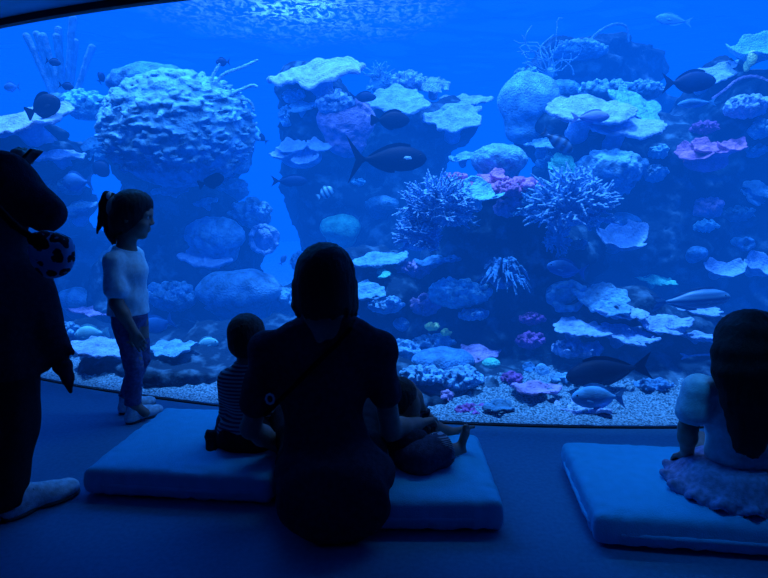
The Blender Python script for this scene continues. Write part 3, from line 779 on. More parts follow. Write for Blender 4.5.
 ('knob', 762, 128, 4.2, 22, 20, 'mid', 'pale coral at the right edge above the purple rosette height', {}),
 ('knob', 756, 150, 4.2, 26, 12, 'blue', 'dim blue coral right of the purple rosette', {}),
 ('stack', 760, 190, 4.0, 36, 34, 'mid', 'stack of blue plates at the right edge of the reef', dict(n=3)),
 ('knob', 709, 208, 4.0, 34, 21, 'lav', 'lavender round knob coral below the purple rosette', {}),
 ('knob', 706, 226, 3.9, 24, 13, 'cyan', 'small cyan knob under the lavender round knob', {}),
 ('knob', 738, 214, 4.0, 34, 15, 'dim', 'dim long coral right of the lavender round knob', {}),
 ('ring', 741, 243, 3.9, 16, 13, 'blue', 'tiny ring coral above the right pair of pale cups', {}),
 ('smooth', 697, 253, 3.9, 20, 12, 'blue', 'tiny smooth blue coral above the striped fish', {}),
 ('smooth', 622, 222, 4.0, 36, 15, 'blue', 'dim blue hump above the pale bowl coral', {}),
 ('cup', 620, 246, 3.8, 56, 32, 'pale', 'pale bowl coral on the right reef right of the bush coral', dict(fwd=-.03)),
 ('knob', 580, 245, 4.0, 20, 12, 'dim', 'dim small coral left of the pale bowl coral', {}),
 ('cup', 722, 274, 3.8, 38, 26, 'pale', 'pale scalloped cup, left one of the right edge pair', dict(fwd=-.03)),
 ('cup', 757, 272, 3.8, 44, 30, 'pale', 'pale scalloped cup, right one of the right edge pair', dict(fwd=-.03)),
 # right, lower shelf
 ('ring', 566, 295, 3.5, 42, 30, 'mid', 'rough pale cup coral under the arched blue fish', {}),
 ('plate', 604, 300, 3.4, 56, 36, 'mid', 'pale pointed plate coral right of the rough cup', {}),
 ('plate', 620, 312, 3.4, 48, 15, 'pale', 'pale wavy ledge under the pointed plate', {}),
 ('plate', 656, 281, 3.6, 38, 14, 'teal', 'greenish thin plate above the striped fish', {}),
 ('plate', 626, 335, 3.3, 60, 24, 'pale', 'pale flat plate coral at the middle of the lower shelf', {}),
 ('plate', 665, 326, 3.35, 56, 22, 'pale', 'pale broad leaf coral right of the flat plate', {}),
 ('plate', 700, 312, 3.4, 44, 12, 'pale', 'thin pale ledge under the striped fish', {}),
 ('plate', 580, 330, 3.4, 60, 20, 'pale', 'pale ledge coral on the lower shelf left end', {}),
 ('knob', 578, 349, 3.3, 58, 20, 'pale', 'pale lumpy coral just above the big dark fish', {}),
 ('plate', 700, 338, 3.3, 42, 9, 'pale', 'slim pale ledge left of the long haired girl', {}),
 ('arms', 698, 356, 3.2, 36, 10, 'pale', 'pale bone shaped coral rod left of the long haired girl', dict(snap=0, curves=[[(.5, .1), (.0, .15), (-.3, -.05), (-.48, -.3)], [(-.3, -.05), (-.5, .25)]])),
 ('knob', 552, 413, 3.0, 18, 10, 'mid', 'small bright coral chip on the gravel by the pale fish', {}),
 ('stack', 582, 411, 2.78, 50, 16, 'white', 'pale spiky coral lying on the gravel under the pale fish', dict(n=2, snap=0, lobes=1.6)),
 ('knob', 655, 386, 3.2, 40, 14, 'blue', 'low blue coral behind the gravel left of the girl', {}),
]
for kind, px, py, Y, w, h, col, label, kw in LIST:
    coral(kind, px, py, Y, w, h, col, label, **kw)

# ================================================================== FISH
def fish_mat(name, col, stripes=None):
    if stripes:
        m = bpy.data.materials.new(name); m.use_nodes = True; nt = m.node_tree; N = nt.nodes; b = N['Principled BSDF']; b.inputs['Roughness'].default_value = .5
        tc = N.new('ShaderNodeTexCoord'); wv = N.new('ShaderNodeTexWave'); wv.bands_direction = stripes[0]; wv.inputs['Scale'].default_value = stripes[1]; wv.inputs['Distortion'].default_value = .8
        r = N.new('ShaderNodeValToRGB'); r.color_ramp.elements[0].color = (*col, 1); r.color_ramp.elements[1].color = (*stripes[2], 1)
        nt.links.new(tc.outputs['Object'], wv.inputs['Vector']); nt.links.new(wv.outputs['Fac'], r.inputs[0]); nt.links.new(r.outputs[0], b.inputs['Base Color'])
        return m
    return mat(name, col, .6, 9, .3, .15, .08, bscale=120)
FM = dict(dark=fish_mat('dark_fish_skin', (.002, .010, .034)), navy=fish_mat('navy_fish_skin', (.004, .030, .11)), blue=fish_mat('blue_fish_skin', (.05, .20, .48)),
          pale=fish_mat('pale_fish_skin', (.30, .75, .85)), lav=fish_mat('lavender_fish_skin', (.22, .28, .62)), mid=fish_mat('mid_fish_skin', (.10, .36, .66)),
          zebra=fish_mat('barred_fish_skin', (.03, .08, .18), ('X', 9, (.35, .75, .9))), bars=fish_mat('dark_barred_fish_skin', (.01, .025, .06), ('X', 6, (.05, .16, .34))), lines=fish_mat('lined_fish_skin', (.03, .13, .30), ('Z', 11, (.08, .26, .45))))
M_eye = mat('fish_eye', (.01, .01, .02), .2, 10, .1)
M_mark = mat('fish_mark', (.45, .75, .95), .6, 10, .2)

def fin_mesh(name, outline, th=.004):
    """a thin leaf from an outline in the x, z plane"""
    n = len(outline); cx = sum(p[0] for p in outline) / n; cz = sum(p[1] for p in outline) / n
    v = [(x, 0, z) for x, z in outline] + [(cx, th, cz), (cx, -th, cz)]
    f = [(i, (i + 1) % n, n) for i in range(n)] + [((i + 1) % n, i, n + 1) for i in range(n)]
    me = bpy.data.meshes.new(name); me.from_pydata(v, [], f); me.update(); return me

def fish(px, py, w, h, way, tilt, Y, skin, label, shape='oval', tail='fork', fins=True, yaw=0, depth=None):
    """way: +1 head to the right of the photo, -1 head to the left; w, h: length and height in pixels"""
    s = Y / F_PX; L = w * s; H = h * s; o = bpy.data.objects.new(NAMEF[shape], None); C.objects.link(o); o.location = at(px, py, Y); o.empty_display_size = .05
    o.rotation_euler = (0, -math.radians(tilt), (0 if way > 0 else math.pi) + math.radians(yaw))
    bl = .80 if tail != 'none' else 1.0
    m = FM[skin]
    pts = {'oval': [(0, .0), (.03, .30), (.12, .62), (.28, .90), (.45, 1.0), (.62, .92), (.78, .64), (.9, .32), (1, .13)],
           'long': [(0, .0), (.03, .34), (.10, .62), (.25, .92), (.42, 1.0), (.6, .86), (.76, .56), (.9, .26), (1, .15)],
           'slim': [(0, .0), (.05, .36), (.16, .74), (.32, 1.0), (.5, .95), (.68, .72), (.84, .40), (1, .16)]}[shape]
    nr = 16; ns = 26; V = []; Fc = []
    xs = [p[0] for p in pts]; rs_ = [p[1] for p in pts]
    for i in range(ns):
        t = (i / (ns - 1)) ** 1.25; rr = float(np.interp(t, xs, rs_)); rr = max(rr, .02)
        x = L * (.5 - t * bl); hz = H * .5 * rr * .84; hy = H * .5 * (.36 if shape == 'oval' else .5) * rr ** .8
        for k in range(nr):
            a = 2 * math.pi * k / nr; V.append((x, hy * math.sin(a), hz * math.cos(a) * (1.0 if math.cos(a) > 0 else .95) - H * .02 * (1 - t)))
    for i in range(ns - 1):
        for k in range(nr): Fc.append((i * nr + k, i * nr + (k + 1) % nr, (i + 1) * nr + (k + 1) % nr, (i + 1) * nr + k))
    Fc.append(tuple(range(nr))[::-1]); Fc.append(tuple((ns - 1) * nr + k for k in range(nr)))
    me = bpy.data.meshes.new('body'); me.from_pydata(V, [], Fc); me.update(); me.shade_smooth()
    link('body', me, m, o)
    x0 = L * (.5 - bl) + .01 * L; xt = -L * .5
    if tail == 'fork': tp = [(x0, .07 * H), (x0 - .03 * L, .13 * H), (xt, .44 * H), (xt + .02 * L, .40 * H), (xt + .085 * L, .0), (xt + .02 * L, -.40 * H), (xt, -.44 * H), (x0 - .03 * L, -.13 * H), (x0, -.07 * H)]
    elif tail == 'lyre': tp = [(x0, .06 * H), (x0 - .04 * L, .12 * H), (xt - .03 * L, .78 * H), (xt - .015 * L, .68 * H), (xt + .10 * L, 0), (xt - .015 * L, -.68 * H), (xt - .03 * L, -.78 * H), (x0 - .04 * L, -.12 * H), (x0, -.06 * H)]
    else: tp = [(x0, .08 * H), (xt + .04 * L, .27 * H), (xt, .24 * H), (xt + .01 * L, 0), (xt, -.24 * H), (xt + .04 * L, -.27 * H), (x0, -.08 * H)]
    link('tail_fin', fin_mesh('tail_fin', tp, H * .02), m, o)
    def prof(t): return H * .5 * .84 * float(np.interp(t, xs, rs_))
    def edge(t0, t1, hgt, sgn, sweep):
        n = 8; low = [(L * (.5 - (t0 + (t1 - t0) * i / n) * bl), sgn * (prof(t0 + (t1 - t0) * i / n) * .92)) for i in range(n + 1)]
        top = [(L * (.5 - (t0 + (t1 - t0) * i / n + sweep * math.sin(math.pi * i / n * .5)) * bl), sgn * (prof(t0 + (t1 - t0) * i / n) + hgt * H * math.sin(math.pi * min(1, (i + .6) / (n + .6)) ** .8) ** .6)) for i in range(n, -1, -1)]
        return low + top
    link('dorsal_fin', fin_mesh('dorsal_fin', edge(.26, .92, .10, 1, .03), H * .012), m, o)
    link('anal_fin', fin_mesh('anal_fin', edge(.52, .92, .09, -1, .03), H * .012), m, o)
    if fins:
        for sd in (1, -1):
            pf = link('pectoral_fin', fin_mesh('pectoral_fin', [(0, 0), (-.06 * L, .05 * H), (-.15 * L, .0), (-.13 * L, -.09 * H), (-.04 * L, -.06 * H)], H * .01), m, o)
            pf.location = (L * (.5 - .30 * bl), sd * H * .5 * (.34 if shape == 'oval' else .48) * .9, -.08 * H); pf.rotation_euler = (0, 0, -sd * .5)
            em = bpy.data.meshes.new('eye'); er = max(.035 * H, .004)
            ev = []; ef = []
            for i in range(7):
                for k in range(8): ev.append((er * math.sin(math.pi * i / 6) * math.cos(k * .7854), er * .6 * math.cos(math.pi * i / 6), er * math.sin(math.pi * i / 6) * math.sin(k * .7854)))
            for i in range(6):
                for k in range(8): ef.append((i * 8 + k, i * 8 + (k + 1) % 8, i * 8 + 8 + (k + 1) % 8, i * 8 + 8 + k))
            em.from_pydata(ev, [], ef); em.update(); em.shade_smooth()
            eo = link('eye', em, M_eye, o); rr = float(np.interp(.11, xs, rs_)); eo.location = (L * (.5 - .11 * bl), sd * H * .5 * (.36 if shape == 'oval' else .5) * rr ** .8 * .86, .09 * H)
    return tag(o, label, 'fish', 'fish swimming in the tank')
NAMEF = dict(oval='surgeonfish', long='unicornfish', slim='reef_fish')

fish(43, 107, 36, 26, 1, 22, 4.3, 'dark', 'dark round fish nose up above the far left shelf', tail='fan')
fish(53, 62, 15, 8, 1, -12, 4.4, 'navy', 'small dark fish in front of the tall finger coral, upper of two', fins=False)
fish(12, 87, 16, 10, -1, 0, 4.6, 'blue', 'small blue fish at the far left edge beside the finger coral', fins=False)
fish(66, 86, 15, 8, 1, -10, 4.4, 'navy', 'small dark fish in front of the tall finger coral, lower of two', fins=False)
fish(101, 78, 12, 10, 1, 60, 4.6, 'navy', 'tiny dark fish seen nearly head on left of the scaly mound', fins=False, yaw=72)
fish(141, 141, 50, 20, 1, -10, 4.15, 'mid', 'pale blue grey fish gliding in front of the scaly mound', 'long')
fish(99, 167, 24, 18, 1, -40, 4.5, 'navy', 'dark oval fish in the water gap below the far left shelf', fins=False)
fish(204, 142, 18, 13, 1, -14, 4.2, 'dark', 'little dark fish in front of the right side of the scaly mound', fins=False)
fish(211, 181, 27, 17, 1, 18, 4.1, 'dark', 'round dark fish below the scaly mound', tail='fan')
fish(223, 62, 14, 9, -1, 0, 4.6, 'navy', 'small dark fish above the antler like sea rod', fins=False)
fish(262, 138, 14, 7, -1, 40, 4.8, 'navy', 'tiny hazy fish in the water gap left of the tall column', fins=False)
fish(289, 181, 36, 13, 1, 0, 4.4, 'navy', 'slim dark fish with forked tail left of the tall column', 'long')
fish(325, 193, 19, 13, 1, 28, 4.3, 'zebra', 'small barred fish above the seated woman head', tail='fan', fins=False)
fish(363, 97, 26, 11, 1, 0, 4.4, 'navy', 'smaller dark fish just above the dark oval fish')
fish(390, 120, 38, 20, 1, 0, 4.1, 'dark', 'dark oval fish between the two bright shelves', tail='fan')
f1 = fish(388, 159, 76, 30, 1, 1, 3.9, 'dark', 'long dark fish with wide crescent tail and pale cheek mark', 'long', 'lyre')
s1 = 3.9 / F_PX
mk = link('cheek_mark', fin_mesh('cheek_mark', [(0, 0), (3 * s1, 2 * s1), (8 * s1, 1.5 * s1), (9 * s1, -1 * s1), (4 * s1, -1.5 * s1)], .004), M_mark, f1); mk.location = (14 * s1, -7.2 * s1, 0)
mk['label'] = 'pale cheek mark'
fish(557, 141, 38, 15, 1, -32, 3.8, 'bars', 'striped dark fish nose down below the big boulder coral', 'long')
fish(590, 117, 38, 14, 1, 3, 3.75, 'lav', 'lavender fish in front of the wide pale table coral', 'long')
fish(689, 82, 52, 23, 1, 3, 3.8, 'navy', 'dark blue fish near the top right')
fish(674, 20, 36, 12, -1, 7, 4.6, 'mid', 'pale fish alone in open water at the top right', 'slim')
fish(697, 103, 38, 10, -1, -4, 3.9, 'mid', 'pale slim fish just below the dark blue fish at top right', 'slim', fins=False)
fish(609, 371, 90, 35, -1, -8, 2.95, 'dark', 'big dark fish swimming low left of the long haired girl', 'long')
fish(599, 397, 58, 30, -1, 0, 2.73, 'mid', 'plump pale blue fish just above the gravel')
fish(690, 300, 82, 25, 1, 5, 3.2, 'lines', 'big fish with thin lengthwise lines left above the girl head', 'long')
fish(567, 269, 42, 20, -1, 10, 3.35, 'blue', 'arched blue fish right below the hanging bush coral')
fish(205, 344, 28, 16, 1, 8, 3.55, 'pale', 'white oval fish left of the striped toddler', tail='fan')
fish(92, 334, 36, 22, -1, -6, 3.75, 'pale', 'pale plump fish between the standing adult and the girl', tail='fan')
fish(283, 260, 12, 6, 1, 60, 4.4, 'blue', 'tiny blue fish left of the seated woman hair', fins=False)
fish(158, 325, 36, 24, -1, -20, 3.9, 'blue', 'bright blue fish right of the girl hand', tail='fork')
fish(78, 182, 30, 22, -1, 0, 4.3, 'blue', 'blue fish with upright tail half hidden by the raised arm', 'long')

# ================================================================== PEOPLE
def frame(c, fwd, up=(0, 0, 1), s=1.0):
    """matrix: local +Y looks along fwd, +Z near up, +X to the right of it"""
    y = Vector(fwd).normalized(); z = Vector(up); z = (z - y * z.dot(y)).normalized(); x = y.cross(z)
    m = Matrix((x, y, z)).transposed().to_4x4() @ Matrix.Diagonal((s, s, s, 1)); m.translation = Vector(c); return m

def head_prims(child=False):
    ck = .03 if child else 0
    p = [ell((0, -.06, .13), (.37, .45, .37), k=.06), ell((0, .12, -.16), (.28, .29, .32), k=.08), ell((0, .22, .12), (.29, .22, .26), k=.08),
         ell((0, .27, -.38), (.13, .10, .09), k=.06), cone((0, .39, .06), (0, .445, -.08), .035, .050, k=.04),
         ell((.05, .43, -.11), .035, k=.02), ell((-.05, .43, -.11), .035, k=.02),
         ell((0, .35, .10), (.24, .07, .05), k=.05), ell((.17, .25, -.12), .13, k=.06), ell((-.17, .25, -.12), .13, k=.06),
         ell((0, .39, -.215), (.10, .045, .028), k=.015), ell((0, .385, -.265), (.085, .045, .03), k=.015),
         neg(ell((.14, .42, .02), (.075, .06, .05), k=.04)), neg(ell((-.14, .42, .02), (.075, .06, .05), k=.04))]
    for s in (1, -1): p += [ell((s * .37, -.03, -.02), (.035, .085, .125), rot(0, 0, s * -18), k=.02), neg(ell((s * .405, -.0, -.01), (.02, .04, .07), k=.015))]
    return p

def eyes(parent, M, m_white):
    for s in (1, -1):
        me = sdf_mesh('eye', xform([ell((s * .14, .335, .02), .058)], M), .0028)
        part('eye', me, m_white, parent)

def hand_prims(curl=.5, side=1, spread=.06, thumb_curl=.3):
    """unit hand, length 1 from wrist to middle fingertip; fingers along +Y, back of the hand +Z, thumb on side*X"""
    p = [ell((0, .25, 0), (.19, .27, .075), k=.06), cone((0, -.08, 0), (0, .1, 0), .125, .13, k=.08)]
    for i, (x, ln) in enumerate(((.155, .46), (.052, .52), (-.052, .48), (-.15, .37))):
        x *= side; p0 = Vector((x * .8, .18, .0)); p1 = Vector((x, .47 - .03 * abs(i - 1), .015)); p.append(cone(p0, p1, .07, .062, k=.05))
        ang = 0; d0 = spread * (1.5 - i) * side; q = p1; r = .057 if i < 3 else .049
        for j, fr in enumerate((.46, .31, .23)):
            ang += curl * (.85, 1.0, .7)[j] + .04 * i
            n = q + Vector((math.sin(d0) * math.cos(ang), math.cos(d0) * math.cos(ang), -math.sin(ang))) * ln * fr
            p.append(cone(q, n, r, r * .9, k=.012)); q = n; r *= .9
    t0 = Vector((.11 * side, .10, -.02)); t1 = Vector((.24 * side, .27, -.05 - .05 * thumb_curl)); t2 = Vector((.285 * side, .43, -.08 - .16 * thumb_curl)); t3 = Vector((.27 * side, .54, -.10 - .28 * thumb_curl))
    p += [cone(t0, t1, .085, .07, k=.05), cone(t1, t2, .062, .056, k=.015), cone(t2, t3, .055, .045, k=.01)]
    return p

def arm(sh, el, wr, rs):
    return [cone(sh, el, rs[0], rs[1], k=.02), cone(el, Vector(el).lerp(Vector(wr), .35), rs[1], rs[1] * 1.02, k=.02), cone(Vector(el).lerp(Vector(wr), .35), wr, rs[1] * 1.02, rs[2], k=.02)]

def shoe_prims():
    """unit shoe along +Y (heel at 0, toe at 1), sole on z 0"""
    return [cone((0, .13, .13), (0, .86, .10), .125, .115, k=.08), ell((.01, .74, .12), (.19, .27, .125), k=.08), ell((0, .20, .20), (.14, .19, .21), k=.08), cone((0, .28, .30), (0, .62, .17), .12, .13, k=.10), cone((0, .19, .28), (0, .17, .42), .13, .125, k=.05)]
def sole_prims():
    return [ell((.01, .72, .035), (.20, .30, .055), k=.03), ell((0, .22, .035), (.155, .22, .055), k=.03), cone((0, .25, .03), (.005, .7, .03), .05, .05, k=.1)]
def shoe(parent, heel, toe_dir, L, m, msole, up=(0, 0, 1), name='shoe', lace=True):
    M = frame(heel, toe_dir, up, L)
    o = part(name, sdf_mesh(name, xform(shoe_prims(), M), .0055, cuts=[(M @ Vector((0, 0, .46)), M.to_3x3() @ Vector((0, 0, 1)) / L)]), m, parent)
    sb = link('sole', sdf_mesh('sole', xform(sole_prims(), M), .0055, cuts=[(M @ Vector((0, 0, 0)), -(M.to_3x3() @ Vector((0, 0, 1))) / L)]), msole)
    sb.data.transform(Matrix.Translation(-parent.location)); sb.parent = o
    if lace:
        pr = []
        for i in range(4):
            y = .38 + i * .075; z = .385 - i * .048
            pr += chain([Vector((-.11, y, z - .055)), Vector((0, y + .02, z)), Vector((.11, y, z - .055))], [.016] * 3, k=.004)
        pr.append(cone((0, .36, .36), (0, .64, .20), .03, .03, k=.01))
        lo = link('laces', sdf_mesh('laces', xform(pr, M), .0042), M_lace); lo.data.transform(Matrix.Translation(-parent.location)); lo.parent = o
    return o

def foot_prims():
    p = [ell((0, .12, .12), (.13, .16, .13), k=.08), cone((0, .2, .16), (.02, .68, .085), .12, .11, k=.1), ell((.0, .68, .07), (.18, .16, .08), k=.06)]
    for i, (x, y, r) in enumerate(((.125, .93, .062), (.04, .95, .046), (-.03, .91, .042), (-.09, .86, .04), (-.145, .80, .037))):
        p.append(cone((x * .9, .72, .075), (x, y - .02, .055), r * .95, r, k=.012))
    return p

def wrinkle(a=.006, f=(9, 9, 5), o=0.0):
    return (lambda x, y, z: a * fbm(x * f[0] + o, y * f[1], z * f[2], 3), a * 2.2)

def strands(pts_list, r0, r1, k=.012):
    out = []
    for P in pts_list:
        n = len(P); out += chain([Vector(p) for p in P], [r0 + (r1 - r0) * i / (n - 1) for i in range(n)], k)
    return out

def cloth(name, col, sc=60, var=.3, bump=.25): return mat(name, col, .9, sc, var, bump, .1, bscale=220)
M_skin = mat('skin', (.30, .24, .22), .6, 30, .15, .05, .3)
M_skin2 = mat('child_skin', (.30, .20, .17), .6, 30, .15, .05, .3)
M_hair = mat('dark_hair', (.012, .012, .014), .55, 30, .4, .5, .3, bscale=90, stretch=(6, 6, .6))
M_hair2 = mat('brown_hair', (.035, .028, .024), .55, 30, .4, .5, .3, bscale=90, stretch=(6, 6, .6))
M_white_eye = mat('eye_white', (.4, .4, .4), .3, 10, .1)
M_lace = cloth('lace_cord', (.45, .6, .7))
M_sole = mat('rubber_sole', (.08, .10, .12), .8, 20, .2)
M_dsole = mat('dark_rubber_sole', (.02, .025, .03), .8, 20, .2)
M_sneak = cloth('pale_sneaker', (.60, .78, .86), 40)
M_dshoe = cloth('black_shoe', (.02, .025, .035), 40)
M_tee_dark = cloth('dark_shirt', (.020, .035, .065))
M_trs_dark = cloth('dark_trousers', (.010, .013, .022))
M_tee_pale = cloth('pale_shirt', (.55, .84, .95), 60, .12)
M_jeans = cloth('jeans', (.12, .15, .30))
M_strap = cloth('black_strap', (.006, .007, .01))
M_cardigan = cloth('dark_cardigan', (.018, .026, .045))
M_skirt = cloth('lavender_skirt', (.34, .34, .58))
M_shorts = cloth('dark_shorts', (.05, .075, .14))
def striped(name, c1, c2, scale, axis='Z'):
    m = bpy.data.materials.new(name); m.use_nodes = True; nt = m.node_tree; N = nt.nodes; b = N['Principled BSDF']; b.inputs['Roughness'].default_value = .9
    tc = N.new('ShaderNodeTexCoord'); wv = N.new('ShaderNodeTexWave'); wv.bands_direction = axis; wv.inputs['Scale'].default_value = scale; wv.inputs['Distortion'].default_value = .4
    r = N.new('ShaderNodeValToRGB'); r.color_ramp.interpolation = 'CONSTANT'; r.color_ramp.elements[0].color = (*c1, 1); r.color_ramp.elements[1].position = .5; r.color_ramp.elements[1].color = (*c2, 1)
    nt.links.new(tc.outputs['Object'], wv.inputs['Vector']); nt.links.new(wv.outputs['Fac'], r.inputs[0]); nt.links.new(r.outputs[0], b.inputs['Base Color']); return m
M_stripe = striped('striped_shirt', (.03, .05, .09), (.30, .42, .50), 22)
M_hem = striped('striped_hem', (.04, .06, .12), (.30, .38, .48), 60)

def person(prims, vox, m, base, label, disp=None, cuts=()):
    me = sdf_mesh('person', prims, vox, disp, cuts)
    o = link('person', me, m); recentre(o, base)
    return tag(o, label, 'person')
G = 'visitors watching the tank'

# ------------------------------------------------ floor cushions
M_cush = cloth('cushion_cloth', (.05, .54, .84), 25, .05, .3)
def cushion(c, half, rz, label, seed):
    R3 = Matrix.Rotation(rz, 3, 'Z')
    def disp(x, y, z):
        lx = (x - c[0]) * math.cos(rz) + (y - c[1]) * math.sin(rz); ly = -(x - c[0]) * math.sin(rz) + (y - c[1]) * math.cos(rz)
        q = np.clip(1 - (lx / half[0]) ** 2, 0, 1) * np.clip(1 - (ly / half[1]) ** 2, 0, 1)
        edge = np.clip((np.maximum(np.abs(lx) / half[0], np.abs(ly) / half[1]) - .72) / .28, 0, 1)
        return -.016 * q + .006 * edge * vnoise(lx * 38 + seed, ly * 38, z * 6) + .0018 * vnoise(lx * 9 + seed, ly * 9, z * 3) + .007 * edge ** 3 * (np.abs(z - .055) / .05)
    me = sdf_mesh('floor_cushion', [rbox((c[0], c[1], .060), (half[0], half[1], .055), .028, R3)], .0085, (disp, .035), cuts=[((0, 0, .004), (0, 0, -1))])
    o = link('floor_cushion', me, M_cush); recentre(o, (c[0], c[1], .004))
    # piping round the top seam
    P = []
    for i in range(48):
        a = 2 * math.pi * i / 48; ca, sa = math.cos(a), math.sin(a); k = (abs(ca) ** 8 + abs(sa) ** 8) ** (-1 / 8)
        P.append(Vector((c[0], c[1], .052)) + R3 @ Vector((ca * k * (half[0] + .0), sa * k * (half[1] + .0), 0)))
    part('piping', sdf_mesh('piping', [cone(P[i], P[(i + 1) % 48], .008, k=.004) for i in range(48)], .005), M_cush, o)
    return tag(o, label, 'cushion', 'square floor cushions')


cushion((-.735, 2.235), (.365, .325), -.10, 'blue floor cushion under the striped toddler, left of the seated woman', 3)
cushion((.045, 2.00), (.36, .285), -.01, 'blue floor cushion under the seated woman and the barefoot toddler', 11)
cushion((1.07, 1.88), (.37, .29), -.12, 'blue floor cushion under the long haired girl', 23)

def V(px, py, Y): return at(px, py, Y)

# ------------------------------------------------ woman seated in the middle
HC = V(325, 281, 1.84); HM = frame(HC, (.10, 1, -.06), (0, .06, 1), .215)
shL, shR = V(267, 351, 1.86), V(378, 351, 1.86)
elL, elR = V(251, 428, 1.92), V(391, 430, 1.93)
wrL, wrR = V(282, 448, 2.10), V(417, 424, 2.05)
chest, waist, hips = V(323, 385, 1.88), V(327, 445, 1.86), V(333, 486, 1.85)
neck = [cone(V(325, 298, 1.85), V(325, 335, 1.86), .052, .06, k=.03)]
torso = [ell(chest, (.145, .085, .17), k=.06), ell(waist, (.13, .09, .15), k=.06), ell(hips, (.165, .12, .10), k=.06), cone(shL, shR, .05, .05, k=.06), cone(V(325, 325, 1.86), V(325, 360, 1.87), .06, .07, k=.08)]
kL, kR = Vector((-.40, 2.20, .19)), Vector((-.055, 2.30, .19))
hL, hR = Vector((-.26, 1.88, .19)), Vector((-.10, 1.88, .19))
fL, fR = Vector((-.17, 2.16, .15)), Vector((-.28, 2.34, .15))
legs = [cone(hL, kL, .075, .055, k=.04), cone(hR, kR, .075, .055, k=.04), cone(kL, fL, .05, .035, k=.02), cone(kR, fR, .05, .035, k=.02)]
HandR = frame(wrR, (.62, .75, -.12), (-.2, .3, 1), .165); HandL = frame(wrL, (.5, .8, -.3), (0, .3, 1), .165)
body = xform(head_prims(), HM) + neck + torso + arm(shL, elL, wrL, (.043, .036, .026)) + arm(shR, elR, wrR, (.043, .037, .027)) + legs + xform(hand_prims(.75, -1), HandR) + xform(hand_prims(.4, 1), HandL)
W = person(body, .0056, M_skin, (-.18, 1.86, .1), 'woman with dark bobbed hair seen from behind, sitting on a cushion between two toddlers')
eyes(W, HM, M_white_eye)
hair = [ell(V(325, 276, 1.825), (.100, .105, .112), k=.03), ell(V(325, 296, 1.80), (.092, .075, .075), k=.04)]
hr = random.Random(4)
for i in range(34):
    a = math.pi * (.02 + 1.05 * i / 33) + math.pi * .98
    c = V(325, 290, 1.825); rr = .088
    p0 = c + Vector((math.cos(a) * rr, math.sin(a) * rr * .85, .02)); dz = -.075 + hr.uniform(-.012, .014)
    p1 = c + Vector((math.cos(a) * (rr + .006), math.sin(a) * (rr * .85 + .004), dz * .6)); p2 = c + Vector((math.cos(a) * (rr + .004 + (.012 if i > 30 else 0)), math.sin(a) * rr * .85, dz))
    hair += chain([p0, p1, p2], [.018, .013, .005], k=.01)
hair += [neg(ell(HC + Vector((.018, .15, -.055)), (.075, .085, .105), k=.02))]
part('hair', sdf_mesh('hair', hair, .0055, (lambda x, y, z: .003 * vnoise(x * 160, y * 160, z * 12), .008)), M_hair, W)
shirt = [ell(chest, (.160, .105, .18), k=.07), ell(waist, (.150, .112, .15), k=.07), ell(hips, (.195, .145, .115), k=.07), cone(shL, shR, .058, .058, k=.07), cone(V(326, 322, 1.86), V(325, 360, 1.87), .066, .085, k=.09), cone(V(318, 324, 1.86), shL, .046, .058, k=.05), cone(V(334, 324, 1.86), shR, .046, .058, k=.05),
         ell((-.165, 1.665, .13), (.185, .055, .135), k=.06), ell((-.165, 1.76, .20), (.20, .13, .09), k=.07), cone(shL, shL.lerp(elL, .62), .06, .062, k=.03), cone(shR, shR.lerp(elR, .52), .06, .060, k=.03)]
sh = part('shirt', sdf_mesh('shirt', shirt, .0075, wrinkle(.009, (10, 10, 7), 2), cuts=[(V(325, 310, 1.86), (0, -.25, 1)), ((0, 0, .012), (0, 0, -1))]), M_tee_dark, W)
trs = [cone(hL, kL, .098, .075, k=.05), cone(hR, kR, .098, .075, k=.05), cone(kL, fL, .07, .058, k=.03), cone(kR, fR, .07, .058, k=.03), ell((-.18, 1.84, .20), (.185, .13, .105), k=.06)]
part('trousers', sdf_mesh('trousers', trs, .009, wrinkle(.008, (11, 11, 11), 6), cuts=[((0, 0, .104), (0, 0, -1))]), M_trs_dark, W)
shoe(W, fL + Vector((-.03, .0, -.045)), (.95, .25, .05), .235, M_dshoe, M_dsole); shoe(W, fR + Vector((.03, .0, -.045)), (-.9, .35, .05), .235, M_dshoe, M_dsole)
st = []
sp = [(352, 322, 1.83), (349, 330, 1.775), (336, 345, 1.757), (318, 362, 1.752), (300, 380, 1.754), (282, 398, 1.765), (266, 414, 1.80)]
P = [V(*q) for q in sp]
for off in (-.008, 0, .008): st += chain([p + Vector((off * .7, 0, off * .7)) for p in P], [.006] * len(P), k=.006)
so_ = part('shoulder_strap', sdf_mesh('shoulder_strap', st, .0045), M_strap, W)
bk = V(270, 399, 1.752); bkp = [bk + Vector((math.cos(i * .7854) * .013, .0, math.sin(i * .7854) * .017)) for i in range(8)]
b_ = link('buckle', sdf_mesh('buckle', [cone(bkp[i], bkp[(i + 1) % 8], .004, k=.002) for i in range(8)], .0025), mat('grey_metal', (.5, .6, .7), .35, 20, .1)); b_.data.transform(Matrix.Translation(-W.location)); b_.parent = so_
b_['label'] = 'pale metal strap buckle'

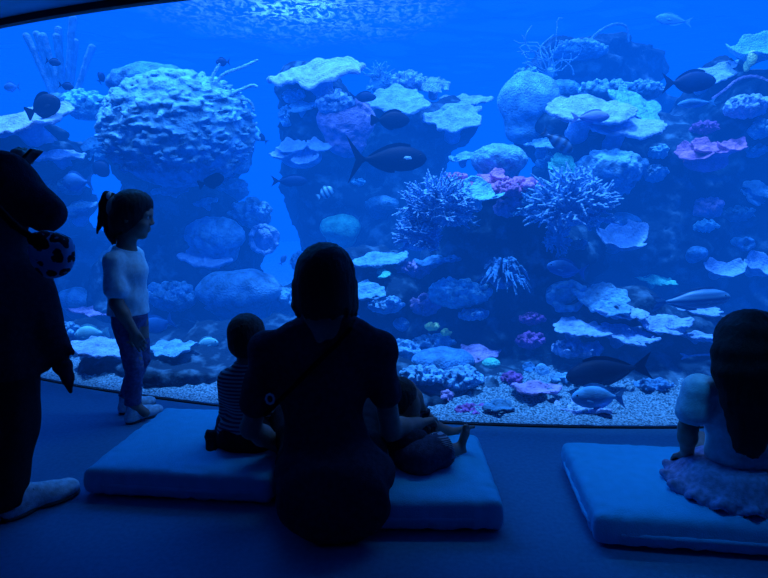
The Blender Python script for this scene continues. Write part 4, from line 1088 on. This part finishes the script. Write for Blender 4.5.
# ------------------------------------------------ toddler in a striped shirt
HC = V(248, 337, 2.14); HM = frame(HC, (.35, 1, .05), (0, 0, 1), .165)
nk = V(247, 359, 2.14); ch = V(243, 392, 2.14); bt = V(241, 430, 2.13)
sL, sR = V(228, 379, 2.14), V(262, 379, 2.15)
eL, eR = V(228, 412, 2.17), V(268, 412, 2.2); wL, wR = V(238, 428, 2.27), V(262, 428, 2.28)
hipL, hipR = Vector((-.60, 2.12, .165)), Vector((-.50, 2.13, .165)); knL, knR = Vector((-.67, 2.30, .155)), Vector((-.45, 2.32, .155)); anL, anR = Vector((-.655, 2.14, .14)), Vector((-.43, 2.14, .14))
body = xform(head_prims(True), HM) + [cone(V(247, 350, 2.14), nk, .036, .040, k=.02), ell(ch, (.072, .058, .085), k=.04), ell(bt, (.075, .065, .07), k=.04), cone(sL, sR, .026, .026, k=.04)] \
    + arm(sL, eL, wL, (.027, .023, .018)) + arm(sR, eR, wR, (.027, .023, .018)) + [cone(hipL, knL, .045, .036, k=.03), cone(hipR, knR, .045, .036, k=.03), cone(knL, anL, .034, .024, k=.02), cone(knR, anR, .034, .024, k=.02)] \
    + xform(hand_prims(.5, 1), frame(wL, (.4, .8, -.4), (0, .3, 1), .10)) + xform(hand_prims(.5, -1), frame(wR, (-.1, .9, -.4), (0, .3, 1), .10))
T1 = person(body, .0046, M_skin2, (-.55, 2.15, .1), 'toddler in a striped shirt sitting on a cushion left of the woman')
eyes(T1, HM, M_white_eye)
hair = [ell(V(246, 332, 2.13), (.072, .082, .074), k=.03), ell(V(244, 346, 2.10), (.058, .045, .05), k=.03), neg(ell(HC + Vector((.035, .12, -.05)), (.065, .075, .085), k=.02))]
part('hair', sdf_mesh('hair', hair, .0045, (lambda x, y, z: .003 * vnoise(x * 190, y * 190, z * 16), .008)), M_hair2, T1)
part('striped_shirt', sdf_mesh('striped_shirt', [ell(ch, (.086, .070, .095), k=.05), ell(bt, (.090, .078, .08), k=.05), cone(sL, sR, .034, .034, k=.05), cone(nk, ch, .042, .06, k=.04), cone(sL, eL, .036, .034, k=.02), cone(sR, eR, .036, .034, k=.02), cone(eL, eL.lerp(wL, .6), .034, .029, k=.02), cone(eR, eR.lerp(wR, .6), .034, .029, k=.02)], .006, wrinkle(.004, (18, 18, 10), 1), cuts=[(V(247, 361, 2.14), (0, 0, 1))]), M_stripe, T1)
part('trousers', sdf_mesh('trousers', [cone(hipL, knL, .062, .052, k=.03), cone(hipR, knR, .062, .052, k=.03), cone(knL, anL, .05, .042, k=.02), cone(knR, anR, .05, .042, k=.02), ell((-.55, 2.12, .165), (.092, .08, .062), k=.04)], .006, wrinkle(.005, (16, 16, 16), 3), cuts=[((0, 0, .106), (0, 0, -1))]), M_trs_dark, T1)
shoe(T1, anL + Vector((.0, .02, .03)), (-.10, -.6, -.55), .14, M_dshoe, M_dsole, (-1, -.2, .2)); shoe(T1, anR + Vector((.0, .02, .03)), (.10, -.6, -.55), .14, M_dshoe, M_dsole, (1, -.2, .2))

# ------------------------------------------------ barefoot toddler leaning on the woman
HC = V(402, 397, 2.12); HM = frame(HC, (.55, .85, .05), (-.1, -.15, 1), .155)
nk = V(398, 416, 2.11); ch = Vector((.075, 2.10, .265)); bt = Vector((.10, 1.98, .172))
hp1, kn1, an1 = Vector((.13, 1.93, .165)), Vector((.215, 1.97, .180)), V(456, 451, 2.08)
hp2, kn2, an2 = Vector((.12, 2.10, .165)), Vector((.17, 2.22, .185)), V(446, 432, 2.27)
s1_, s2_ = ch + Vector((-.05, -.03, .055)), ch + Vector((.05, .04, .055)); e2 = Vector((.17, 2.17, .22)); w2 = Vector((.19, 2.2, .21)); e1 = Vector((.06, 2.0, .2)); w1 = Vector((.13, 2.0, .215))
F1 = frame(V(464, 459, 2.07) , (.14, .10, .95), (-.62, .55, .2), .145); F2 = frame(V(452, 437, 2.27), (.9, .35, .25), (-.3, .2, .9), .115)
body = xform(head_prims(True), HM) + [cone(HC + Vector((-.01, -.015, -.04)), nk, .033, .036, k=.02), ell(ch, (.066, .055, .085), rot(0, 10, 0), k=.04), ell(bt, (.075, .065, .065), k=.04), cone(s1_, s2_, .025, .025, k=.03)] \
    + arm(s1_, e1, w1, (.025, .021, .017)) + arm(s2_, e2, w2, (.025, .021, .017)) + [cone(hp1, kn1, .046, .036, k=.02), cone(kn1, an1, .036, .025, k=.02), cone(hp2, kn2, .046, .036, k=.02), cone(kn2, an2, .034, .024, k=.02)] \
    + [cone(an1, F1 @ Vector((0, .12, .12)), .025, .022, k=.02), cone(an2, F2 @ Vector((0, .12, .12)), .024, .02, k=.02)] + xform(foot_prims(), F1) + xform(foot_prims(), F2) \
    + xform(hand_prims(.6, 1), frame(w1, (.9, .1, -.1), (0, 0, 1), .09)) + xform(hand_prims(.6, -1), frame(w2, (.4, .7, -.3), (0, 0, 1), .09))
T2 = person(body, .0042, M_skin2, (.10, 2.05, .1), 'barefoot toddler in striped hem shorts leaning against the woman on her right side')
eyes(T2, HM, M_white_eye)
part('hair', sdf_mesh('hair', [ell(HC + Vector((-.012, -.018, .018)), (.068, .070, .070), k=.03), ell(HC + Vector((-.03, -.04, -.02)), (.048, .045, .05), k=.03), neg(ell(HC + Vector((.065, .10, -.05)), (.065, .07, .085), k=.02))], .0045, (lambda x, y, z: .003 * vnoise(x * 190, y * 190, z * 16), .008)), M_hair2, T2)
part('shirt', sdf_mesh('shirt', [ell(ch, (.078, .066, .092), rot(0, 10, 0), k=.04), ell(bt + Vector((-.01, 0, .03)), (.082, .072, .06), k=.04), cone(s1_, s2_, .034, .034, k=.04), cone(s1_, s1_.lerp(e1, .6), .034, .035, k=.02), cone(s2_, s2_.lerp(e2, .6), .034, .035, k=.02)], .0058, wrinkle(.004, (18, 18, 10), 5), cuts=[(nk + Vector((0, 0, .006)), (0, 0, 1))]), M_tee_dark, T2)
so1 = part('shorts', sdf_mesh('shorts', [cone(hp1, kn1, .068, .062, k=.03), cone(hp2, kn2, .066, .056, k=.03), ell(bt, (.085, .085, .066), k=.04)], .0055, wrinkle(.005, (16, 16, 16), 7), cuts=[((0, 0, .106), (0, 0, -1)), (kn1 + Vector((.012, .01, 0)), (.85, .5, .1))]), M_shorts, T2)
hm = link('striped_hem', sdf_mesh('striped_hem', [cone(kn1 + Vector((-.012, -.0, 0)), kn1 + Vector((.008, .008, .0)), .066, .064, k=.02)], .005, wrinkle(.004, (20, 20, 20), 2), cuts=[((0, 0, .106), (0, 0, -1)), (kn1 + Vector((.016, .01, 0)), (.85, .5, .1)), (kn1 + Vector((-.022, -.01, 0)), (-.85, -.5, -.1))]), M_hem); hm.data.transform(Matrix.Translation(-T2.location)); hm.parent = so1

# ------------------------------------------------ long haired girl on the third cushion
HC = V(748, 346, 1.83); HM = frame(HC, (-.10, 1, -.05), (0, .05, 1), .195)
sL, sR = V(699, 389, 1.80), V(786, 389, 1.80); eL, eR = V(688, 428, 1.80), V(800, 430, 1.82); wL, wR = V(687, 453, 1.86), V(795, 455, 1.9)
ch, ws, hp = V(739, 415, 1.80), V(740, 455, 1.79), V(743, 478, 1.78)
SC = Vector((hp.x, 1.79, .10))
lg = [cone((hp.x - .05, 1.82, .17), (hp.x + .0, 2.04, .17), .055, .046, k=.03), cone((hp.x + .07, 1.82, .17), (hp.x + .14, 2.04, .17), .055, .046, k=.03), cone((hp.x + .0, 2.04, .17), (hp.x + .10, 1.98, .135), .042, .032, k=.02), cone((hp.x + .14, 2.04, .17), (hp.x + .06, 2.08, .14), .042, .032, k=.02)]
body = xform(head_prims(True), HM) + [cone(V(747, 365, 1.82), V(744, 392, 1.81), .04, .045, k=.02), ell(ch, (.105, .072, .12), k=.05), ell(ws, (.098, .07, .10), k=.05), ell(hp, (.115, .09, .08), k=.05), cone(sL, sR, .034, .034, k=.05)] \
    + arm(sL, eL, wL, (.034, .028, .021)) + arm(sR, eR, wR, (.034, .028, .021)) + lg + xform(hand_prims(.25, 1), frame(wL, (-.05, .75, -.5), (-.2, .4, 1), .125)) + xform(hand_prims(.25, -1), frame(wR, (.05, .75, -.5), (.2, .4, 1), .125)) \
    + xform(foot_prims(), frame((hp.x + .08, 1.98, .11), (.95, .2, 0), (0, 0, 1), .17)) + xform(foot_prims(), frame((hp.x + .06, 2.06, .11), (.9, .3, 0), (0, 0, 1), .17))
G1 = person(body, .0052, M_skin2, (hp.x, 1.8, .1), 'girl with very long dark hair, pale shirt and frilled skirt sitting on a cushion')
eyes(G1, HM, M_white_eye)
hair = [ell(V(749, 341, 1.815), (.104, .110, .105), k=.03), ell(V(756, 372, 1.775), (.095, .075, .12), k=.05), neg(ell(HC + Vector((-.012, .14, -.05)), (.072, .08, .10), k=.02))]
hr = random.Random(9)
for i in range(44):
    t = i / 43; x0 = 722 + 70 * t
    y1 = 418 + 34 * math.sin(math.pi * min(1, t * 1.3 + .12)) + hr.uniform(-10, 10); bulge = -.045 * math.sin(math.pi * t)
    x1 = 733 + 62 * t + hr.uniform(-3, 3)
    hair += chain([V(751 + (x0 - 757) * .30, 322, 1.79 + bulge), V(751 + (x0 - 757) * .62, 334, 1.755 + bulge * .9), V(753 + (x0 - 757) * .86, 352, 1.725 + bulge * .7), V(x0 + 1, 372, 1.70 + bulge * .5), V((x0 + x1) / 2 + 2, 400, 1.69 + bulge * .4), V(x1, y1, 1.70 + bulge * .3)], [.026, .028, .028, .026, .020, .007], k=.02)
part('hair', sdf_mesh('hair', hair, .0055, (lambda x, y, z: .003 * vnoise(x * 150, y * 150, z * 10), .008)), M_hair, G1)
tee = [ell(ch, (.118, .086, .125), k=.05), ell(ws, (.112, .084, .10), k=.05), cone(sL, sR, .042, .042, k=.05), cone(V(744, 388, 1.81), ch, .05, .08, k=.05), cone(sL, sL.lerp(eL, .55), .048, .052, k=.02), cone(sR, sR.lerp(eR, .55), .048, .052, k=.02)]
part('shirt', sdf_mesh('shirt', tee, .006, (lambda x, y, z: .006 * fbm(x * 10 + 4, y * 10, z * 18, 3) , .015), cuts=[(V(744, 374, 1.81), (0, -.3, 1)), ((0, 0, .20), (0, 0, -1))]), M_tee_pale, G1)
sk = [ell(SC + Vector((0, 0, .085)), (.165, .135, .085), k=.06), ell(hp, (.122, .10, .07), k=.05)]
NR = 64; ring = []
for i in range(NR):
    a = 2 * math.pi * i / NR; wv = math.sin(i * math.pi * .5)
    ring.append(SC + Vector((math.cos(a) * (.232 + .015 * wv), math.sin(a) * (.185 + .015 * wv), .034 + .018 * wv)))
for i in range(NR):
    a = 2 * math.pi * i / NR
    inn = SC + Vector((math.cos(a) * .15, math.sin(a) * .12, .085))
    mid_ = SC + Vector((math.cos(a) * .205, math.sin(a) * .162, .050))
    sk += [cone(inn, mid_, .030, .016, k=.02), cone(mid_, ring[i], .014, .010, k=.008), cone(ring[i], ring[(i + 1) % NR], .0095, k=.006)]
part('frilled_skirt', sdf_mesh('frilled_skirt', sk, .006, wrinkle(.004, (22, 22, 14), 2), cuts=[((0, 0, .104), (0, 0, -1)), ((0, 0, .235), (0, 0, 1))]), M_skirt, G1)

# ------------------------------------------------ girl standing in profile
hn, tn, hf, tf = on_z(126, 425, 0), on_z(164, 411, 0), on_z(119, 415, 0), on_z(152, 404, 0)
YG = (hn.y + hf.y) / 2 + .02
fw = Vector((.94, .34, 0)).normalized(); side = Vector((.34, -.94, 0)).normalized()   # side points to the camera
def S(px, py, sd=0.0):
    return V(px, py, YG) + Vector((0, side.y * sd, 0))
HC = S(131, 216); HM = frame(HC, (.96, .22, -.16), (.08, 0, 1), .22)
RZ = Matrix.Rotation(math.atan2(fw.y, fw.x), 3, 'Z')
s1_, s2_ = S(124, 259, .115), S(124, 257, -.115); e1 = S(129, 299, .135); w1 = S(143, 326, .115); e2 = S(124, 297, -.13); w2 = S(129, 324, -.12)
h1, h2 = S(130, 322, .05), S(132, 322, -.05); k1 = S(138, 363, .05); k2 = S(137, 361, -.05)
a1 = hn + (tn - hn).normalized() * .045 + Vector((0, 0, .09)); a2 = hf + (tf - hf).normalized() * .045 + Vector((0, 0, .09))
body = xform(head_prims(True), HM) + [cone(S(128, 230), S(126, 250), .042, .045, k=.02), ell(S(127, 268), (.068, .10, .09), RZ, k=.05), ell(S(128, 295), (.068, .092, .08), RZ, k=.05), ell(S(129, 314), (.075, .098, .07), RZ, k=.05), cone(s1_, s2_, .032, .032, k=.04)] \
    + arm(s1_, e1, w1, (.034, .029, .022)) + arm(s2_, e2, w2, (.034, .029, .022)) + [cone(h1, k1, .058, .042, k=.02), cone(h2, k2, .058, .042, k=.02), cone(k1, a1, .040, .028, k=.02), cone(k2, a2, .040, .028, k=.02), cone(a1, a1 + Vector((.05, .02, -.05)), .028, .022), cone(a2, a2 + Vector((.05, .02, -.05)), .028, .022)] \
    + xform(hand_prims(.35, 1, .05), frame(w1, (.42, .12, -1), (.35, -.9, .0), .13)) + xform(hand_prims(.35, -1, .05), frame(w2, (.15, .12, -1), (-.1, .9, .0), .12))
G2 = person(body, .0050, M_skin2, ((hn.x + tf.x) / 2, YG, 0), 'girl with ponytail in a pale shirt and jeans standing in profile by the glass')
eyes(G2, HM, M_white_eye)
hair = [ell(S(130, 211), (.092, .096, .100), k=.03), ell(S(123, 223), (.055, .080, .060), k=.04), ell(S(137, 203), (.066, .085, .055), k=.04), neg(ell(HC + HM.to_3x3() @ Vector((0, .62, -.22)), (.082, .10, .085), k=.02))]
tie = S(112, 198)
hair += strands([[tie, S(107, 195), S(102, 204), S(100, 218), S(97, 233)], [tie, S(106, 197), S(103, 209), S(103, 221), S(99, 229)], [tie, S(107, 200), S(105, 215), S(106, 231), S(111, 241)], [tie, S(107, 201), S(107, 220), S(108, 234), S(115, 243)]], .022, .006, .010)
hair += strands([[S(118, 228, .05), S(116, 236, .05), S(117, 243, .05)], [S(121, 230, .06), S(120, 238, .06), S(120, 243, .05)], [S(114, 222, .02), S(112, 232, .02), S(113, 239, .02)]], .014, .005)
part('hair', sdf_mesh('hair', hair, .005, (lambda x, y, z: .003 * vnoise(x * 160, y * 160, z * 16), .008)), M_hair, G2)
part('hair_tie', sdf_mesh('hair_tie', [ell(tie + Vector((-.006, 0, .004)), (.022, .027, .027), k=.01)], .004), M_tee_pale, G2)
hem = S(128, 313).z
tee = [ell(S(127, 270), (.086, .118, .10), RZ, k=.05), ell(S(128, 296), (.092, .112, .10), RZ, k=.05), ell(S(128, 318), (.100, .116, .10), RZ, k=.05), cone(s1_, s2_, .042, .042, k=.05), cone(S(126, 247), S(127, 268), .05, .08, k=.05), cone(s1_, s1_.lerp(e1, .66), .047, .054, k=.02), cone(s2_, s2_.lerp(e2, .66), .047, .054, k=.02)]
part('shirt', sdf_mesh('shirt', tee, .006, wrinkle(.006, (13, 13, 8), 8), cuts=[((0, 0, hem), (0, 0, -1)), (S(127, 248), (.3, 0, 1))]), M_tee_pale, G2)
jn = [ell(S(129, 314), (.086, .108, .075), RZ, k=.04), cone(h1, k1, .060, .044, k=.02), cone(h2, k2, .060, .044, k=.02), cone(k1, a1, .044, .037, k=.02), cone(k2, a2, .044, .037, k=.02)]
part('jeans', sdf_mesh('jeans', jn, .006, wrinkle(.005, (12, 12, 26), 3), cuts=[((0, 0, .095), (0, 0, -1))]), M_jeans, G2)
shoe(G2, hn, tn - hn, .205, M_sneak, M_sole); shoe(G2, hf, tf - hf, .205, M_sneak, M_sole)

# ------------------------------------------------ adult standing at the left edge with a raised phone
YA = 1.93
def A(px, py, dy=0.0): return V(px, py, YA + dy)
toe = on_z(76, 491, 0); dr = (on_z(76, 491, 0) - on_z(12, 518, 0)).normalized(); heel = toe - dr * .255
heel2 = heel + Vector((-.32, .10, 0)); dr2 = Vector((.35, .94, 0))
HC = A(-48, 98, .02); HM = frame(HC, (.45, .9, -.05), (0, 0, 1), .225)
sR, sL = A(-2, 178, -.02), A(-100, 168, .1); eR = A(46, 213, .02); wR = A(12, 172, .20)
eL = A(-118, 235, .2); wL = A(-60, 190, .36)
hpc = A(-26, 345); h1, h2 = A(-4, 360, -.04), A(-56, 358, .06)
a1 = heel + dr * .035 + Vector((-.02, 0, .09)); a2 = heel2 + dr2 * .06 + Vector((0, 0, .09)); k1 = h1.lerp(a1, .5) + Vector((-.01, .02, 0)); k2 = h2.lerp(a2, .5) + Vector((.02, .03, 0))
HR = frame(wR, (.30, .35, .85), (.2, -.9, .3), .17); HL = frame(wL, (.7, .4, .6), (-.3, .7, .3), .17)
body = xform(head_prims(), HM) + [cone(A(-50, 125), A(-50, 165), .055, .065, k=.03), ell(A(-40, 215), (.15, .11, .18), k=.06), ell(A(-34, 290), (.13, .11, .16), k=.06), ell(hpc, (.16, .13, .13), k=.06), cone(sR, sL, .06, .06, k=.06)] \
    + arm(sR, eR, wR, (.045, .038, .028)) + arm(sL, eL, wL, (.045, .038, .028)) + [cone(h1, k1, .085, .06, k=.03), cone(h2, k2, .085, .06, k=.03), cone(k1, a1, .055, .036, k=.02), cone(k2, a2, .055, .036, k=.02), cone(a1, a1 + dr * .06 - Vector((0, 0, .05)), .036, .03), cone(a2, a2 + dr2 * .06 - Vector((0, 0, .05)), .036, .03)] \
    + xform(hand_prims(1.0, -1, .03, .8), HR) + xform(hand_prims(.8, 1, .04, .6), HL)
AD = person(body, .0068, M_skin, ((heel.x + heel2.x) / 2, heel.y + .08, 0), 'adult in dark cardigan and wide trousers standing at the left edge, one arm raised')
eyes(AD, HM, M_white_eye)
part('hair', sdf_mesh('hair', [ell(HC + Vector((-.02, -.03, .03)), (.10, .11, .105), k=.03), ell(HC + Vector((-.03, -.06, -.08)), (.085, .07, .11), k=.04), neg(ell(HC + Vector((.08, .14, -.06)), (.09, .09, .105), k=.02))], .007, (lambda x, y, z: .003 * vnoise(x * 150, y * 150, z * 12), .008)), M_hair, AD)
cd = [ell(A(-38, 215), (.175, .135, .20), k=.07), cone(A(-30, 235), A(-16, 300), .165, .20, k=.07), cone(A(-16, 300), A(-12, 350), .20, .215, k=.07), cone(sR, sL, .072, .072, k=.07), cone(sR, eR, .085, .066, k=.05), cone(eR, wR, .066, .055, k=.03), cone(sL, eL, .085, .066, k=.05), cone(eL, wL, .066, .055, k=.03), cone(A(-50, 158), A(-45, 190), .075, .11, k=.06), ell(A(10, 178, .02), (.07, .07, .075), k=.06),
      cone(A(30, 280), A(56, 345), .055, .034, k=.08), cone(A(58, 345), A(73, 353), .026, .006, k=.03), cone(A(50, 350), A(63, 364), .03, .02, k=.03)]
part('cardigan', sdf_mesh('cardigan', cd, .0085, wrinkle(.012, (7, 7, 4), 4), cuts=[(A(-28, 363), (-.12, 0, -1)), (A(-50, 152), (0, 0, 1)) if False else (A(-50, 140), (0, 0, 1))]), M_cardigan, AD)
part('scarf_tail', sdf_mesh('scarf_tail', chain([A(56, 352), A(62, 366), A(67, 378), A(71, 392)], [.020, .030, .020, .006], k=.01), .005, wrinkle(.004, (20, 20, 10))), M_cardigan, AD)
tr_ = [ell(hpc, (.175, .15, .12), k=.05), cone(h1, k1, .135, .118, k=.05), cone(k1, a1 - Vector((.015, .01, .02)), .105, .080, k=.05), cone(h2, k2, .12, .11, k=.05), cone(k2, a2, .11, .105, k=.05)]
part('trousers', sdf_mesh('trousers', tr_, .0085, wrinkle(.010, (9, 9, 3), 1), cuts=[((0, 0, .055), (0, 0, -1))]), M_trs_dark, AD)
shoe(AD, heel, dr, .262, M_sneak, M_sole); shoe(AD, heel2, dr2, .262, M_sneak, M_sole)

# phone held up by the adult
ph = link('phone', sdf_mesh('phone', [rbox((0, 0, 0), (.076, .005, .037), .004)], .0032), mat('phone_case', (.012, .014, .018), .4, 20, .1), None, A(23, 164, .14))
ph.rotation_euler = (math.radians(90), math.radians(-42), 0); tag(ph, 'dark phone held up in the raised hand of the adult at the left edge', 'phone')
scn = link('screen', sdf_mesh('screen', [rbox((0, -.0045, 0), (.070, .0015, .033), .001)], .0026), mat('phone_screen', (.01, .012, .02), .15, 20, .1), ph)

# leopard pouch hanging at the adult's side
def leopard():
    m = bpy.data.materials.new('leopard_cloth'); m.use_nodes = True; nt = m.node_tree; N = nt.nodes; b = N['Principled BSDF']; b.inputs['Roughness'].default_value = .9
    tc = N.new('ShaderNodeTexCoord'); vo = N.new('ShaderNodeTexVoronoi'); vo.inputs['Scale'].default_value = 24; vo.inputs['Randomness'].default_value = .9
    no = N.new('ShaderNodeTexNoise'); no.inputs['Scale'].default_value = 60; ad = N.new('ShaderNodeMath'); ad.operation = 'MULTIPLY_ADD'; ad.inputs[1].default_value = .45
    nt.links.new(tc.outputs['Object'], vo.inputs['Vector']); nt.links.new(tc.outputs['Object'], no.inputs['Vector']); nt.links.new(no.outputs['Fac'], ad.inputs[0]); nt.links.new(vo.outputs['Distance'], ad.inputs[2])
    r = N.new('ShaderNodeValToRGB'); r.color_ramp.interpolation = 'CONSTANT'; e = r.color_ramp.elements
    e[0].position = 0; e[0].color = (.16, .24, .34, 1); e[1].position = .36; e[1].color = (.004, .006, .01, 1); q = e.new(.74); q.color = (.22, .40, .60, 1)
    nt.links.new(ad.outputs[0], r.inputs[0]); nt.links.new(r.outputs[0], b.inputs['Base Color']); return m
bc = A(53, 257, -.13)
bag = link('leopard_pouch', sdf_mesh('leopard_pouch', [ell(bc, (.066, .045, .072), rot(0, 22, 0), k=.03), rbox(bc + Vector((0, 0, .03)), (.054, .035, .04), .025, rot(0, 22, 0), k=.04)], .005, wrinkle(.004, (16, 16, 16), 3)), leopard())
recentre(bag, bc - Vector((0, 0, .07))); tag(bag, 'leopard print pouch hanging under the raised elbow of the standing adult', 'bag')
part('strap', sdf_mesh('strap', chain([bc + Vector((-.05, -.01, .06)), A(14, 225, -.19), A(-20, 190, -.20), A(-48, 166, -.13)], [.011, .012, .012, .012], k=.004), .005), M_strap, bag)
part('flap', sdf_mesh('flap', [ell(bc + Vector((-.012, -.004, .044)), (.060, .047, .032), rot(0, 22, 0), k=.01)], .005), M_strap, bag)
